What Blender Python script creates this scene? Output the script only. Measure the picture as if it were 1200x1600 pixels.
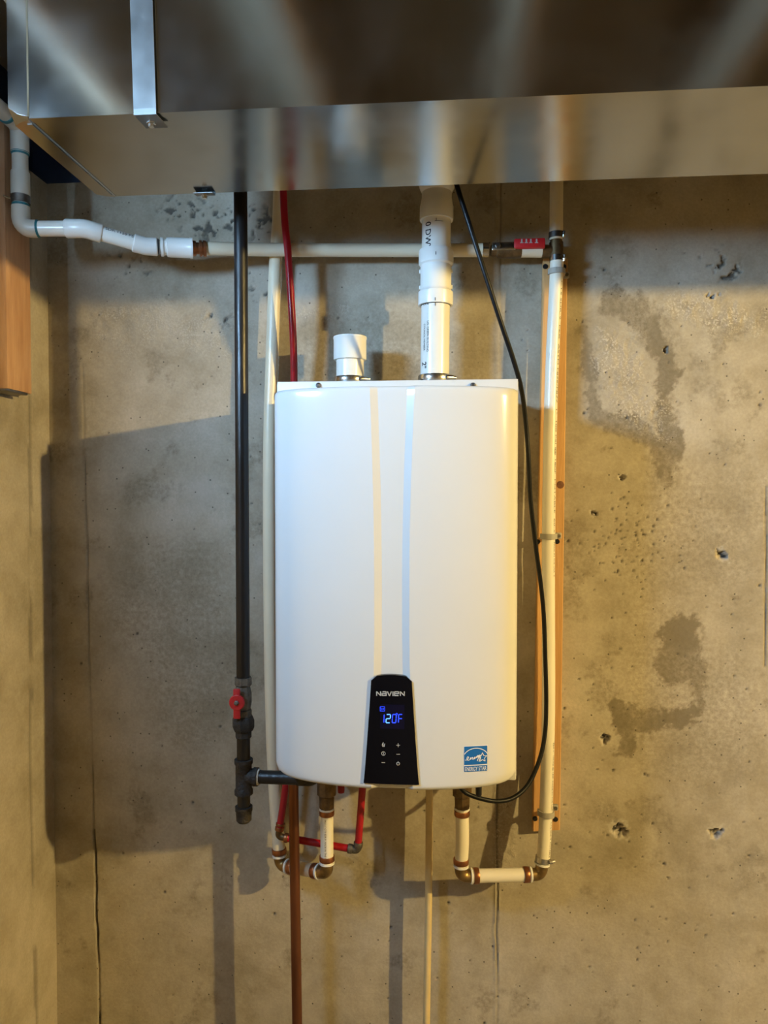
import bpy, bmesh, math, random
import numpy as np
from mathutils import Vector, Matrix
random.seed(4)
for o in list(bpy.data.objects): bpy.data.objects.remove(o)
SC = bpy.context.scene
COL = SC.collection
R = math.radians

# ------------------------------------------------------------------ camera, world, exposure
F_PX = 1156.0                       # focal length in pixels of the 1200 x 1600 frame
CAM = Vector((0.0, -1.68, 1.45))
YAW, PITCH, ROLL = R(4.8), R(-1.6), R(0.0)
cd = bpy.data.cameras.new('camera'); cam = bpy.data.objects.new('camera', cd); COL.objects.link(cam)
cam.location = CAM
cam.rotation_euler = (R(90) + PITCH, ROLL, YAW)
cd.sensor_fit = 'VERTICAL'; cd.sensor_height = 24.0; cd.lens = F_PX / 1600 * 24.0
cd.clip_start = 0.02
SC.camera = cam
CROT = cam.rotation_euler.to_matrix()
w = bpy.data.worlds.new('world'); SC.world = w; w.use_nodes = True
w.node_tree.nodes['Background'].inputs[0].default_value = (0.55, 0.72, 1.0, 1)
w.node_tree.nodes['Background'].inputs[1].default_value = 0.3
vs = SC.view_settings
vs.view_transform = 'Standard'; vs.look = 'None'; vs.gamma = 1.0; vs.use_curve_mapping = False
vs.exposure = 0.0
BULB_POS = Vector((2.60, -1.67, 2.10)); BULB_R = 0.030
BULB_STRENGTH = 12000.0; BULB_COL = (1.0, 0.725, 0.27)
WIN_STRENGTH = 195.0; WIN_COL = (0.37, 0.65, 1.0)

def at(px, py, d):
    """the point of the place seen at a photo pixel, d metres in front of the concrete wall"""
    v = CROT @ Vector(((px - 600) / F_PX, (800 - py) / F_PX, -1.0))
    t = (-d - CAM.y) / v.y
    return CAM + v * t

# ------------------------------------------------------------------ materials
MAT = {}
def mat(name, col, rough=0.5, metal=0.0, var=0.0, vscale=8.0, bump=0.0, bscale=40.0, coat=0.0,
        stretch=(1, 1, 1), rvar=0.0, emit=None, estr=0.0, col2=None, spec=0.5, detail=6.0):
    m = bpy.data.materials.new(name); m.use_nodes = True; MAT[name] = m
    nt = m.node_tree; N = nt.nodes; L = nt.links
    b = N['Principled BSDF']
    b.inputs['Base Color'].default_value = (*col, 1); b.inputs['Roughness'].default_value = rough
    b.inputs['Metallic'].default_value = metal; b.inputs['Specular IOR Level'].default_value = spec
    if coat: b.inputs['Coat Weight'].default_value = coat; b.inputs['Coat Roughness'].default_value = 0.06
    if emit: b.inputs['Emission Color'].default_value = (*emit, 1); b.inputs['Emission Strength'].default_value = estr
    if var or bump or rvar or col2:
        tc = N.new('ShaderNodeTexCoord'); mp = N.new('ShaderNodeMapping')
        mp.inputs['Scale'].default_value = stretch; L.new(tc.outputs['Object'], mp.inputs[0])
        n = N.new('ShaderNodeTexNoise'); n.inputs['Scale'].default_value = vscale; n.inputs['Detail'].default_value = detail
        n.inputs['Roughness'].default_value = 0.6
        L.new(mp.outputs[0], n.inputs['Vector'])
        if var or col2:
            cr = N.new('ShaderNodeValToRGB')
            c2 = col2 or tuple(min(1, c * (1 + var)) for c in col)
            c1 = col if col2 else tuple(c * (1 - var) for c in col)
            cr.color_ramp.elements[0].color = (*c1, 1); cr.color_ramp.elements[1].color = (*c2, 1)
            cr.color_ramp.elements[0].position = 0.32; cr.color_ramp.elements[1].position = 0.68
            L.new(n.outputs['Fac'], cr.inputs[0]); L.new(cr.outputs[0], b.inputs['Base Color'])
        if rvar:
            mr = N.new('ShaderNodeMapRange'); mr.inputs[1].default_value = 0.3; mr.inputs[2].default_value = 0.7
            mr.inputs[3].default_value = max(0.02, rough - rvar); mr.inputs[4].default_value = rough + rvar
            L.new(n.outputs['Fac'], mr.inputs[0]); L.new(mr.outputs[0], b.inputs['Roughness'])
        if bump:
            n2 = N.new('ShaderNodeTexNoise'); n2.inputs['Scale'].default_value = bscale; n2.inputs['Detail'].default_value = 4
            L.new(mp.outputs[0], n2.inputs['Vector'])
            bp = N.new('ShaderNodeBump'); bp.inputs['Strength'].default_value = bump; bp.inputs['Distance'].default_value = 0.01
            L.new(n2.outputs['Fac'], bp.inputs['Height']); L.new(bp.outputs[0], b.inputs['Normal'])
    return m

def concrete(name, attrs):
    m = bpy.data.materials.new(name); m.use_nodes = True; MAT[name] = m
    nt = m.node_tree; N = nt.nodes; L = nt.links; b = N['Principled BSDF']
    b.inputs['Roughness'].default_value = 0.85; b.inputs['Specular IOR Level'].default_value = 0.25
    tc = N.new('ShaderNodeTexCoord')
    def noise(s, d=6, r=0.6):
        n = N.new('ShaderNodeTexNoise'); n.inputs['Scale'].default_value = s; n.inputs['Detail'].default_value = d
        n.inputs['Roughness'].default_value = r; L.new(tc.outputs['Object'], n.inputs['Vector']); return n
    n1, n2, n3 = noise(2.6), noise(9, 8, 0.65), noise(170, 3)
    cr = N.new('ShaderNodeValToRGB'); e = cr.color_ramp.elements
    e[0].position = 0.36; e[0].color = (0.27, 0.230, 0.162, 1); e[1].position = 0.65; e[1].color = (0.50, 0.45, 0.37, 1)
    mid = e.new(0.5); mid.color = (0.395, 0.348, 0.268, 1)
    mx = N.new('ShaderNodeMix'); mx.data_type = 'FLOAT'; mx.inputs[0].default_value = 0.45
    L.new(n1.outputs['Fac'], mx.inputs[2]); L.new(n2.outputs['Fac'], mx.inputs[3]); L.new(mx.outputs[0], cr.inputs[0])
    # fine sand grain in the colour
    g = N.new('ShaderNodeMix'); g.data_type = 'RGBA'; g.blend_type = 'OVERLAY'; g.inputs[0].default_value = 0.25
    L.new(cr.outputs[0], g.inputs[6]); L.new(n3.outputs['Color'], g.inputs[7])
    gs = N.new('ShaderNodeRGBToBW'); L.new(n3.outputs['Color'], gs.inputs[0]); L.new(gs.outputs[0], g.inputs[7])
    out = g.outputs[2]
    # small air holes left by the formwork
    v = N.new('ShaderNodeTexVoronoi'); v.inputs['Scale'].default_value = 52; L.new(tc.outputs['Object'], v.inputs['Vector'])
    lt = N.new('ShaderNodeMapRange'); lt.inputs[1].default_value = 0.07; lt.inputs[2].default_value = 0.12
    lt.inputs[3].default_value = 1; lt.inputs[4].default_value = 0; L.new(v.outputs['Distance'], lt.inputs[0])
    sep = N.new('ShaderNodeSeparateColor'); L.new(v.outputs['Color'], sep.inputs[0])
    gt = N.new('ShaderNodeMath'); gt.operation = 'GREATER_THAN'; gt.inputs[1].default_value = 0.62; L.new(sep.outputs[0], gt.inputs[0])
    pm = N.new('ShaderNodeMath'); pm.operation = 'MULTIPLY'; L.new(lt.outputs[0], pm.inputs[0]); L.new(gt.outputs[0], pm.inputs[1])
    pit = pm.outputs[0]
    def mixcol(fac, colour, src):
        k = N.new('ShaderNodeMix'); k.data_type = 'RGBA'; L.new(fac, k.inputs[0]); L.new(src, k.inputs[6])
        k.inputs[7].default_value = (*colour, 1); return k.outputs[2]
    if attrs:
        for nm, colr in (('stain', (0.185, 0.155, 0.108)), ('pale', (0.54, 0.50, 0.44)), ('recess_dark', (0.05, 0.045, 0.04))):  # last one: darker colour in pits, tie holes, honeycomb and joints
            a = N.new('ShaderNodeAttribute'); a.attribute_name = nm; fac = a.outputs['Fac']
            if nm == 'stain':         # grainy, broken rim of the damp patches
                nh = noise(95, 5, 0.7); t1 = N.new('ShaderNodeMath'); t1.operation = 'SUBTRACT'; t1.inputs[0].default_value = 1.0; L.new(fac, t1.inputs[1])
                t2 = N.new('ShaderNodeMath'); t2.operation = 'MULTIPLY'; L.new(fac, t2.inputs[0]); L.new(t1.outputs[0], t2.inputs[1])
                t3 = N.new('ShaderNodeMath'); t3.operation = 'SUBTRACT'; L.new(nh.outputs['Fac'], t3.inputs[0]); t3.inputs[1].default_value = 0.5
                t4 = N.new('ShaderNodeMath'); t4.operation = 'MULTIPLY'; t4.inputs[1].default_value = 9.0; L.new(t3.outputs[0], t4.inputs[0])
                t5 = N.new('ShaderNodeMath'); t5.operation = 'MULTIPLY_ADD'; t5.use_clamp = True; L.new(t2.outputs[0], t5.inputs[0]); L.new(t4.outputs[0], t5.inputs[1]); L.new(fac, t5.inputs[2]); fac = t5.outputs[0]
            out = mixcol(fac, colr, out)
    rb_ = None
    if attrs:                     # exposed sand where the cement skin is gone
        ra_ = N.new('ShaderNodeAttribute'); ra_.attribute_name = 'sandy'
        n4 = noise(230, 3, 0.6); st_ = N.new('ShaderNodeMapRange'); st_.inputs[1].default_value = 0.50; st_.inputs[2].default_value = 0.62
        L.new(n4.outputs['Fac'], st_.inputs[0]); k_ = N.new('ShaderNodeMath'); k_.operation = 'MULTIPLY'; L.new(ra_.outputs['Fac'], k_.inputs[0]); L.new(st_.outputs[0], k_.inputs[1])
        out = mixcol(k_.outputs[0], (0.52, 0.465, 0.375), out)
        rb_ = N.new('ShaderNodeMath'); rb_.operation = 'MULTIPLY'; L.new(ra_.outputs['Fac'], rb_.inputs[0]); L.new(n4.outputs['Fac'], rb_.inputs[1])
    pf = N.new('ShaderNodeMath'); pf.operation = 'MULTIPLY'; pf.inputs[1].default_value = 0.75; L.new(pit, pf.inputs[0])
    out = mixcol(pf.outputs[0], (0.06, 0.05, 0.04), out)
    L.new(out, b.inputs['Base Color'])
    h = N.new('ShaderNodeMath'); h.operation = 'SUBTRACT'; L.new(n2.outputs['Fac'], h.inputs[0]); L.new(pit, h.inputs[1])
    h2 = N.new('ShaderNodeMath'); h2.operation = 'MULTIPLY_ADD'; h2.inputs[1].default_value = 0.25
    L.new(n3.outputs['Fac'], h2.inputs[0]); L.new(h.outputs[0], h2.inputs[2])
    hsrc = h2.outputs[0]
    if rb_:
        h3 = N.new('ShaderNodeMath'); h3.operation = 'MULTIPLY_ADD'; h3.inputs[1].default_value = 2.2; L.new(rb_.outputs[0], h3.inputs[0]); L.new(hsrc, h3.inputs[2]); hsrc = h3.outputs[0]
    bp = N.new('ShaderNodeBump'); bp.inputs['Strength'].default_value = 0.35; bp.inputs['Distance'].default_value = 0.004
    L.new(hsrc, bp.inputs['Height']); L.new(bp.outputs[0], b.inputs['Normal'])
    return m

concrete('wall_concrete', True); concrete('plain_concrete', False)
mat('room_concrete', (0.16, 0.142, 0.115), 0.85, 0.0, var=0.15, vscale=3)
mat('galvanised', (0.345, 0.345, 0.335), 0.19, 1.0, var=0.07, vscale=9, rvar=0.05, bump=0.035, bscale=5.0, detail=2.5)
mat('galvanised_strap', (0.24, 0.24, 0.235), 0.52, 1.0, var=0.1, vscale=20, rvar=0.08, bump=0.05, bscale=30)
mat('steel', (0.62, 0.61, 0.58), 0.22, 1.0, rvar=0.05, vscale=30)
mat('dark_steel', (0.20, 0.19, 0.18), 0.4, 1.0, var=0.3, vscale=40)
mat('enamel', (0.66, 0.66, 0.65), 0.16, 0.0, var=0.012, vscale=5, spec=0.32)
mat('case_paint', (0.64, 0.635, 0.62), 0.4, 0.0, var=0.02, vscale=10)
mat('black_gloss', (0.004, 0.004, 0.006), 0.10, 0.0, var=0.2, vscale=6, spec=0.22)
mat('black_plastic', (0.012, 0.012, 0.013), 0.35, 0.0, var=0.3, vscale=30)
mat('cable_rubber', (0.006, 0.006, 0.006), 0.42, 0.0, var=0.3, vscale=30, spec=0.25)
mat('black_iron', (0.010, 0.009, 0.009), 0.36, 0.0, var=0.5, vscale=14, stretch=(1, 1, 0.15), rvar=0.1, bump=0.1, bscale=90)
mat('cast_iron', (0.035, 0.030, 0.026), 0.62, 0.3, var=0.4, vscale=40, bump=0.35, bscale=150)
mat('worn_iron', (0.16, 0.145, 0.12), 0.55, 0.7, var=0.4, vscale=60, bump=0.2, bscale=120)
mat('red_handle', (0.50, 0.016, 0.02), 0.38, 0.0, var=0.15, vscale=30)
mat('red_pex', (0.36, 0.008, 0.018), 0.30, 0.0, var=0.08, vscale=10)
mat('cream_pex', (0.74, 0.66, 0.49), 0.34, 0.0, var=0.05, vscale=6)
mat('white_pex', (0.80, 0.75, 0.62), 0.30, 0.0, var=0.03, vscale=6)
mat('pvc', (0.80, 0.78, 0.71), 0.25, 0.0, var=0.03, vscale=9)
mat('pvc_fitting', (0.80, 0.79, 0.74), 0.28, 0.0, var=0.03, vscale=9)
mat('pvc_grey', (0.55, 0.52, 0.45), 0.35, 0.0, var=0.07, vscale=14)
mat('primer', (0.015, 0.14, 0.17), 0.45, 0.0, var=0.4, vscale=60)
mat('brass', (0.30, 0.20, 0.085), 0.38, 0.9, var=0.35, vscale=45, rvar=0.1)
mat('bronze_dark', (0.16, 0.105, 0.05), 0.48, 0.8, var=0.4, vscale=50)
mat('copper_ring', (0.36, 0.15, 0.07), 0.36, 0.9, var=0.25, vscale=50)
mat('copper_pipe', (0.25, 0.10, 0.052), 0.42, 0.85, var=0.4, vscale=12, stretch=(1, 1, 0.2), rvar=0.1)
mat('condensate', (0.66, 0.52, 0.27), 0.4, 0.0, var=0.1, vscale=18)
mat('clamp_grey', (0.36, 0.335, 0.28), 0.5, 0.0, var=0.08, vscale=20)
mat('ink', (0.02, 0.02, 0.022), 0.6, 0.0, var=0.1, vscale=40)
mat('faint_ink', (0.16, 0.12, 0.07), 0.6, 0.0, var=0.15, vscale=40)
mat('silver_print', (0.50, 0.50, 0.49), 0.45, 0.2, var=0.05, vscale=40)
mat('sticker_blue', (0.008, 0.13, 0.42), 0.35, 0.0, var=0.03, vscale=30)
mat('sticker_white', (0.82, 0.83, 0.84), 0.4, 0.0, var=0.01, vscale=30)
mat('digit_glow', (0.02, 0.05, 0.6), 0.4, 0.0, emit=(0.02, 0.06, 1.0), estr=1.5)
mat('digit_bright', (0.1, 0.3, 0.8), 0.4, 0.0, emit=(0.10, 0.34, 1.0), estr=1.7)
mat('display_glass', (0.004, 0.004, 0.012), 0.1, 0.0, emit=(0.0, 0.0, 0.14), estr=0.03)
mat('board_wood', (0.50, 0.27, 0.095), 0.6, 0.0, col2=(0.63, 0.37, 0.15), vscale=7, stretch=(14, 8, 0.9), bump=0.15, bscale=30, detail=8)
mat('stud_wood', (0.42, 0.22, 0.11), 0.65, 0.0, col2=(0.56, 0.33, 0.18), vscale=6, stretch=(10, 10, 1.2), bump=0.12, bscale=25)
mat('knot', (0.16, 0.065, 0.025), 0.6, 0.0, var=0.4, vscale=90)
mat('joist_wood', (0.26, 0.17, 0.09), 0.7, 0.0, col2=(0.36, 0.25, 0.15), vscale=5, stretch=(10, 1, 10))
mat('subfloor', (0.25, 0.19, 0.12), 0.75, 0.0, col2=(0.32, 0.25, 0.17), vscale=10)
mat('rim_foil', (0.020, 0.035, 0.075), 0.5, 0.0, var=0.2, vscale=9)
mat('frame_white', (0.7, 0.7, 0.7), 0.5, 0.0, var=0.03, vscale=9)
mat('daylight_pane', (0.8, 0.85, 0.9), 0.5, 0.0, emit=WIN_COL, estr=WIN_STRENGTH)
mat('bulb_glow', (1, 0.9, 0.7), 0.5, 0.0, emit=BULB_COL, estr=BULB_STRENGTH)
mat('porcelain', (0.75, 0.73, 0.68), 0.3, 0.0, var=0.03, vscale=20)

# ------------------------------------------------------------------ mesh builder
class MB:
    def __init__(s): s.v = []; s.f = []
    def add(s, vs, fs):
        o = len(s.v); s.v += [Vector(p) for p in vs]; s.f += [tuple(i + o for i in f) for f in fs]; return s
    def box(s, lo, hi, bev=0.0, M=None):
        lo, hi = Vector(lo), Vector(hi); c = (lo + hi) / 2; d = hi - lo
        bm = bmesh.new(); bmesh.ops.create_cube(bm, size=1.0)
        for p in bm.verts: p.co = Vector((p.co.x * d.x, p.co.y * d.y, p.co.z * d.z)) + c
        if bev: bmesh.ops.bevel(bm, geom=bm.edges[:], offset=bev, segments=2, affect='EDGES', profile=0.5)
        bm.verts.index_update()
        s.add([(M @ p.co if M else p.co.copy()) for p in bm.verts], [[q.index for q in f.verts] for f in bm.faces]); bm.free(); return s
    def tube(s, pts, r, seg=18, caps=True):
        pts = [Vector(p) for p in pts]; n = len(pts)
        rr = r if isinstance(r, (list, tuple)) else [r] * n
        tang = []
        for i in range(n):
            t = pts[min(i + 1, n - 1)] - pts[max(i - 1, 0)]; tang.append(t.normalized())
        up = Vector((0, 0, 1)) if abs(tang[0].z) < 0.9 else Vector((0, 1, 0))
        nrm = (up - tang[0] * up.dot(tang[0])).normalized()
        vs, fs = [], []
        for i in range(n):
            nrm = (nrm - tang[i] * nrm.dot(tang[i])).normalized(); bi = tang[i].cross(nrm)
            for k in range(seg):
                a = 2 * math.pi * k / seg
                vs.append(pts[i] + (nrm * math.cos(a) + bi * math.sin(a)) * rr[i])
        for i in range(n - 1):
            for k in range(seg):
                k2 = (k + 1) % seg
                fs.append((i * seg + k, i * seg + k2, (i + 1) * seg + k2, (i + 1) * seg + k))
        if caps:
            fs.append(tuple(range(seg))[::-1]); fs.append(tuple((n - 1) * seg + k for k in range(seg)))
        return s.add(vs, fs)
    def lathe(s, p0, p1, prof, seg=24):
        """prof: (fraction along p0..p1, radius) pairs; closed when the radii end at 0"""
        p0, p1 = Vector(p0), Vector(p1); ax = (p1 - p0); t = ax.normalized()
        up = Vector((0, 1, 0)) if abs(t.y) < 0.9 else Vector((1, 0, 0))
        n = (up - t * up.dot(t)).normalized(); bi = t.cross(n); vs, fs = [], []
        for fr, r in prof:
            for k in range(seg):
                a = 2 * math.pi * k / seg
                vs.append(p0 + ax * fr + (n * math.cos(a) + bi * math.sin(a)) * max(r, 1e-5))
        m = len(prof)
        for i in range(m - 1):
            for k in range(seg):
                k2 = (k + 1) % seg
                fs.append((i * seg + k, i * seg + k2, (i + 1) * seg + k2, (i + 1) * seg + k))
        fs.append(tuple(range(seg))[::-1]); fs.append(tuple((m - 1) * seg + k for k in range(seg)))
        return s.add(vs, fs)
    def grid(s, P):
        """P: rows of points"""
        n, m = len(P), len(P[0]); vs = [p for r in P for p in r]
        fs = [(i * m + j, i * m + j + 1, (i + 1) * m + j + 1, (i + 1) * m + j) for i in range(n - 1) for j in range(m - 1)]
        return s.add(vs, fs)
    def build(s, name, material, parent=None, sharp=40, smooth=True):
        off = Vector((0, 0, 0)); p = parent
        while p is not None: off += p.location; p = p.parent
        me = bpy.data.meshes.new(name)
        me.from_pydata([v - off for v in s.v], [], s.f)
        bm = bmesh.new(); bm.from_mesh(me); bmesh.ops.recalc_face_normals(bm, faces=bm.faces); bm.to_mesh(me); bm.free()
        me.materials.append(MAT[material])
        if smooth:
            me.polygons.foreach_set('use_smooth', [True] * len(me.polygons)); me.set_sharp_from_angle(angle=R(sharp))
        o = bpy.data.objects.new(name, me); COL.objects.link(o)
        if parent: o.parent = parent
        return o

def tag(o, label=None, cat=None, group=None, kind=None):
    if label: o['label'] = label
    if cat: o['category'] = cat
    if group: o['group'] = group
    if kind: o['kind'] = kind
    return o
def thing(name, loc, label, cat, group=None):
    o = bpy.data.objects.new(name, None); COL.objects.link(o); o.location = loc; o.empty_display_size = 0.05
    return tag(o, label, cat, group)
def lerp(a, b, t): return a + (b - a) * t
def spline(pts, n=10):
    pts = [Vector(p) for p in pts]; P = [pts[0] * 2 - pts[1]] + pts + [pts[-1] * 2 - pts[-2]]; out = []
    for i in range(1, len(P) - 2):
        for k in range(n):
            t = k / n; a, b, c, d = P[i - 1:i + 3]
            out.append(0.5 * ((2 * b) + (c - a) * t + (2 * a - 5 * b + 4 * c - d) * t * t + (3 * b - a - 3 * c + d) * t ** 3))
    return out + [pts[-1]]
def bend(a, c, b, r, n=8):
    """arc that rounds the corner c of the path a-c-b"""
    u = (a - c).normalized(); v = (b - c).normalized(); half = u.angle(v) / 2
    dist = r / math.tan(half); p = c + u * dist; q = c + v * dist; out = []
    ctr = c + (u + v).normalized() * (r / math.sin(half))
    for k in range(n + 1):
        x = lerp(p, q, k / n); out.append(ctr + (x - ctr).normalized() * r)
    return out

_txt = {}
def text_mesh(s, size, bold=0.0, align='LEFT'):
    cu = bpy.data.curves.new('t', 'FONT'); cu.body = s; cu.size = size; cu.align_x = align; cu.offset = bold; cu.resolution_u = 3
    o = bpy.data.objects.new('t', cu); COL.objects.link(o); bpy.context.view_layer.update()
    me = bpy.data.meshes.new_from_object(o)
    v = [p.co.copy() for p in me.vertices]; f = [tuple(p.vertices) for p in me.polygons]
    bpy.data.objects.remove(o); bpy.data.meshes.remove(me); bpy.data.curves.remove(cu)
    return v, f
def wrap_text(mb, s, size, p0, p1, start, ang, rad, down=True, bold=0.0):
    """print running along a pipe p0-p1, bent round it; ang is measured from the side facing the room"""
    v, f = text_mesh(s, size, bold); ax = (p1 - p0).normalized()
    side = Vector((1, 0, 0)); side = (side - ax * side.dot(ax)).normalized(); fr = side.cross(ax)
    if fr.y > 0: fr = -fr
    sg = 1 if down else -1
    out = []
    for q in v:
        a = ang + q.y / rad
        out.append(p0 + ax * (start + q.x) + (fr * math.cos(a) + side * math.sin(a)) * (rad + 0.0006))
    mb.add(out, f); return mb

# ------------------------------------------------------------------ the setting
FLOOR_T, WALL_TOP, SUB = 0.0, at(100, 286, 0).z, 2.46
LX = at(78, 690, 0).x                        # plane of the left wall
def vnoise(X, Z, s, seed):
    rs = np.random.RandomState(seed); T = rs.rand(256, 256)
    x = X * s + 100; z = Z * s + 100; i = np.floor(x).astype(int); j = np.floor(z).astype(int)
    fx = x - i; fz = z - j; fx = fx * fx * (3 - 2 * fx); fz = fz * fz * (3 - 2 * fz)
    g = lambda a, b: T[a % 256, b % 256]
    return (g(i, j) * (1 - fx) + g(i + 1, j) * fx) * (1 - fz) + (g(i, j + 1) * (1 - fx) + g(i + 1, j + 1) * fx) * fz
def fbm(X, Z, s, seed, o=4, gain=0.55):
    t = np.zeros_like(X); a = 1; tot = 0
    for k in range(o): t += a * vnoise(X, Z, s * 2 ** k, seed + k); tot += a; a *= gain
    return t / tot
def segdist(X, Z, a, b):
    ax, az = a; bx, bz = b; dx, dz = bx - ax, bz - az; L2 = dx * dx + dz * dz + 1e-12
    t = np.clip(((X - ax) * dx + (Z - az) * dz) / L2, 0, 1)
    return np.hypot(X - ax - t * dx, Z - az - t * dz)
def wp(px, py):
    p = at(px, py, 0); return (p.x, p.z)
def sstep(a, b, x):
    t = np.clip((x - a) / (b - a), 0, 1); return t * t * (3 - 2 * t)

def make_back_wall():
    xs = np.concatenate([np.arange(LX - 0.006, 0.95, 0.003), np.arange(0.95, 3.86, 0.06), [3.9]])
    zs = np.concatenate([np.arange(0, 0.15, 0.01), np.arange(0.15, WALL_TOP, 0.003), [WALL_TOP]])
    X, Z = np.meshgrid(xs, zs); n, m = X.shape
    fade = 1 - sstep(0.85, 0.95, X)
    D = (fbm(X, Z, 3, 1) - 0.5) * 0.006 + (fbm(X, Z, 25, 7) - 0.5) * 0.0014
    stain = np.zeros_like(X); pale = np.zeros_like(X); recess_dark = np.zeros_like(X)
    wob = (fbm(X, Z, 18, 31, 5, 0.62) - 0.5); wob2 = (fbm(X, Z, 45, 41, 4) - 0.5); wob3 = fbm(X, Z, 150, 43, 2) - 0.5
    def stroke(pts, wid, soft=0.009, wa=0.05):
        d = np.full_like(X, 9.0)
        P = [wp(*q) for q in pts]
        for i in range(len(P) - 1):
            dd = segdist(X, Z, P[i], P[i + 1])
            d = np.minimum(d, dd)
        return 1 - sstep(wid - soft, wid + soft, d + wob * wa + wob2 * 0.035 + wob3 * 0.016)
    # damp patches (right of the board and low on the right)
    s1 = np.maximum.reduce([stroke([(912, 520), (922, 590), (930, 650)], 0.013), stroke([(928, 655), (985, 665), (1020, 690), (1045, 745)], 0.018),
                            stroke([(1020, 505), (1040, 570), (1040, 640), (1048, 735)], 0.026), stroke([(960, 470), (1000, 490)], 0.03)])
    s2 = np.maximum.reduce([stroke([(1062, 990), (1062, 1035)], 0.048), stroke([(1090, 1010), (1085, 1095), (1050, 1125), (985, 1128), (965, 1105)], 0.022),
                            stroke([(975, 1115), (978, 1165)], 0.027)])
    tone = 0.80 + 0.20 * sstep(0.35, 0.62, fbm(X, Z, 14, 47, 4)); stain = np.maximum(stain, 0.90 * s1 * tone); stain = np.maximum(stain, 0.95 * s2 * tone)
    hole = stroke([(1050, 1092), (1072, 1082)], 0.012); stain *= (1 - hole)
    for q, wd, a in (([(1130, 520), (1165, 515)], 0.012, .4), ([(1120, 540), (1128, 550)], .01, .4), ([(1125, 690), (1140, 705)], .008, .4),
                     ([(945, 700), (950, 702)], 0.004, .5), ([(1180, 1370), (1200, 1378)], .014, .35), ([(1190, 1100), (1200, 1105)], .014, .35),
                     ([(120, 560), (100, 640)], 0.012, .2), ([(20, 1040), (40, 1060)], .01, .3)):
        stain = np.maximum(stain, a * stroke(q, wd, 0.008))
    broad = fbm(X, Z, 1.7, 77, 3); stain = np.maximum(stain, 0.30 * sstep(0.55, 0.75, broad)); stain = np.maximum(stain, 0.34 * sstep(0.60, 0.72, fbm(X, Z, 11, 97, 5, 0.6)))
    pale = np.maximum(pale, 0.5 * sstep(0.60, 0.78, fbm(X, Z, 2.4, 88, 4)))
    # rough exposed sand inside the upper damp patch and along the cold joint
    rough = np.maximum.reduce([stroke([(960, 540), (985, 620), (1020, 650)], 0.045, 0.02), stroke([(1060, 480), (1180, 500)], 0.03, 0.02),
                               0.7 * stroke([(170, 500), (360, 520)], 0.05, 0.03), 0.8 * stroke([(450, 495), (530, 480)], 0.012, 0.008),
                               0.8 * stroke([(790, 1250), (785, 1370)], 0.018, 0.01)])
    D += rough * (fbm(X, Z, 90, 51, 2) - 0.5) * 0.004; rough *= 0.35 + 0.65 * sstep(0.38, 0.6, fbm(X, Z, 30, 57, 3))
    # honeycombed spots
    comb = np.maximum.reduce([stroke([(275, 330), (330, 350), (420, 340)], 0.035, 0.02), stroke([(170, 425), (245, 405)], 0.022, 0.012),
                              stroke([(395, 455), (420, 460)], 0.012, .01), stroke([(1110, 400), (1140, 420)], 0.02, .01),
                              stroke([(925, 800), (935, 815)], 0.008, .006), stroke([(305, 490), (350, 500)], 0.012, .008)])
    hc = comb * sstep(0.60, 0.68, fbm(X, Z, 70, 61, 3)); D += hc * 0.006; recess_dark = np.maximum(recess_dark, 0.8 * hc)
    # form tie break-outs
    rs = np.random.RandomState(3)
    for px, py, r in ((970, 1298, 0.018), (1118, 1302, 0.014), (947, 1152, 0.012), (1129, 867, 0.013), (1112, 462, 0.006), (1040, 546, .004), (930, 802, .007), (970, 745, .004)):
        cx, cz = wp(px, py); d = np.hypot(X - cx, Z - cz) + wob2 * 0.030 + wob * 0.03 + wob3 * 0.02
        k = 1 - sstep(r * 0.35, r, d); D += k * 0.010; recess_dark = np.maximum(recess_dark, k * sstep(0.42, 0.62, fbm(X, Z, 150, 71, 2)))
        pale = np.maximum(pale, 0.5 * (1 - sstep(r, r * 1.5, d)))
    for k in range(420):
        cx, cz = rs.uniform(LX, 0.9), rs.uniform(0.2, 2.0)
        if cx < 0.1 and rs.rand() < 0.6: continue
        r = 0.0013 + 0.0024 * rs.rand() ** 3; i0, i1 = np.searchsorted(xs, [cx - .01, cx + .01]); j0, j1 = np.searchsorted(zs, [cz - .01, cz + .01])
        d = np.hypot(X[j0:j1, i0:i1] - cx, Z[j0:j1, i0:i1] - cz); q = 1 - sstep(r * 0.4, r * 1.3, d)
        D[j0:j1, i0:i1] += q * 0.004; recess_dark[j0:j1, i0:i1] = np.maximum(recess_dark[j0:j1, i0:i1], 0.85 * q)
    for k in range(170):
        if k < 110: cx, cz = wp(rs.normal(985, 45), rs.normal(850, 38))
        else: cx, cz = wp(rs.uniform(890, 1190), rs.uniform(850, 1560))
        r = 0.0012 + 0.0014 * rs.rand() ** 2; i0, i1 = np.searchsorted(xs, [cx - .008, cx + .008]); j0, j1 = np.searchsorted(zs, [cz - .008, cz + .008])
        d = np.hypot(X[j0:j1, i0:i1] - cx, (Z[j0:j1, i0:i1] - cz) * rs.uniform(.7, 1.3)); q = 1 - sstep(r * 0.5, r * 1.6, d)
        D[j0:j1, i0:i1] += q * 0.003; recess_dark[j0:j1, i0:i1] = np.maximum(recess_dark[j0:j1, i0:i1], 0.7 * q)
    # joints between the form panels: a crack on the left, a raised fin in the middle, a hairline on the right
    jw = (fbm(Z * 0 + 3.3, Z, 9, 15, 4) - 0.5) * 0.012
    def joint(a, b, depth, wid, dark, z0=0, z1=9):
        (x0, za), (x1, zb) = wp(*a), wp(*b); xc = x0 + (Z - za) * (x1 - x0) / (zb - za) + jw * 0.6
        k = (1 - sstep(wid * 0.3, wid, np.abs(X - xc))) * ((Z > z0) & (Z < z1))
        return k * depth, k * dark
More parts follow.
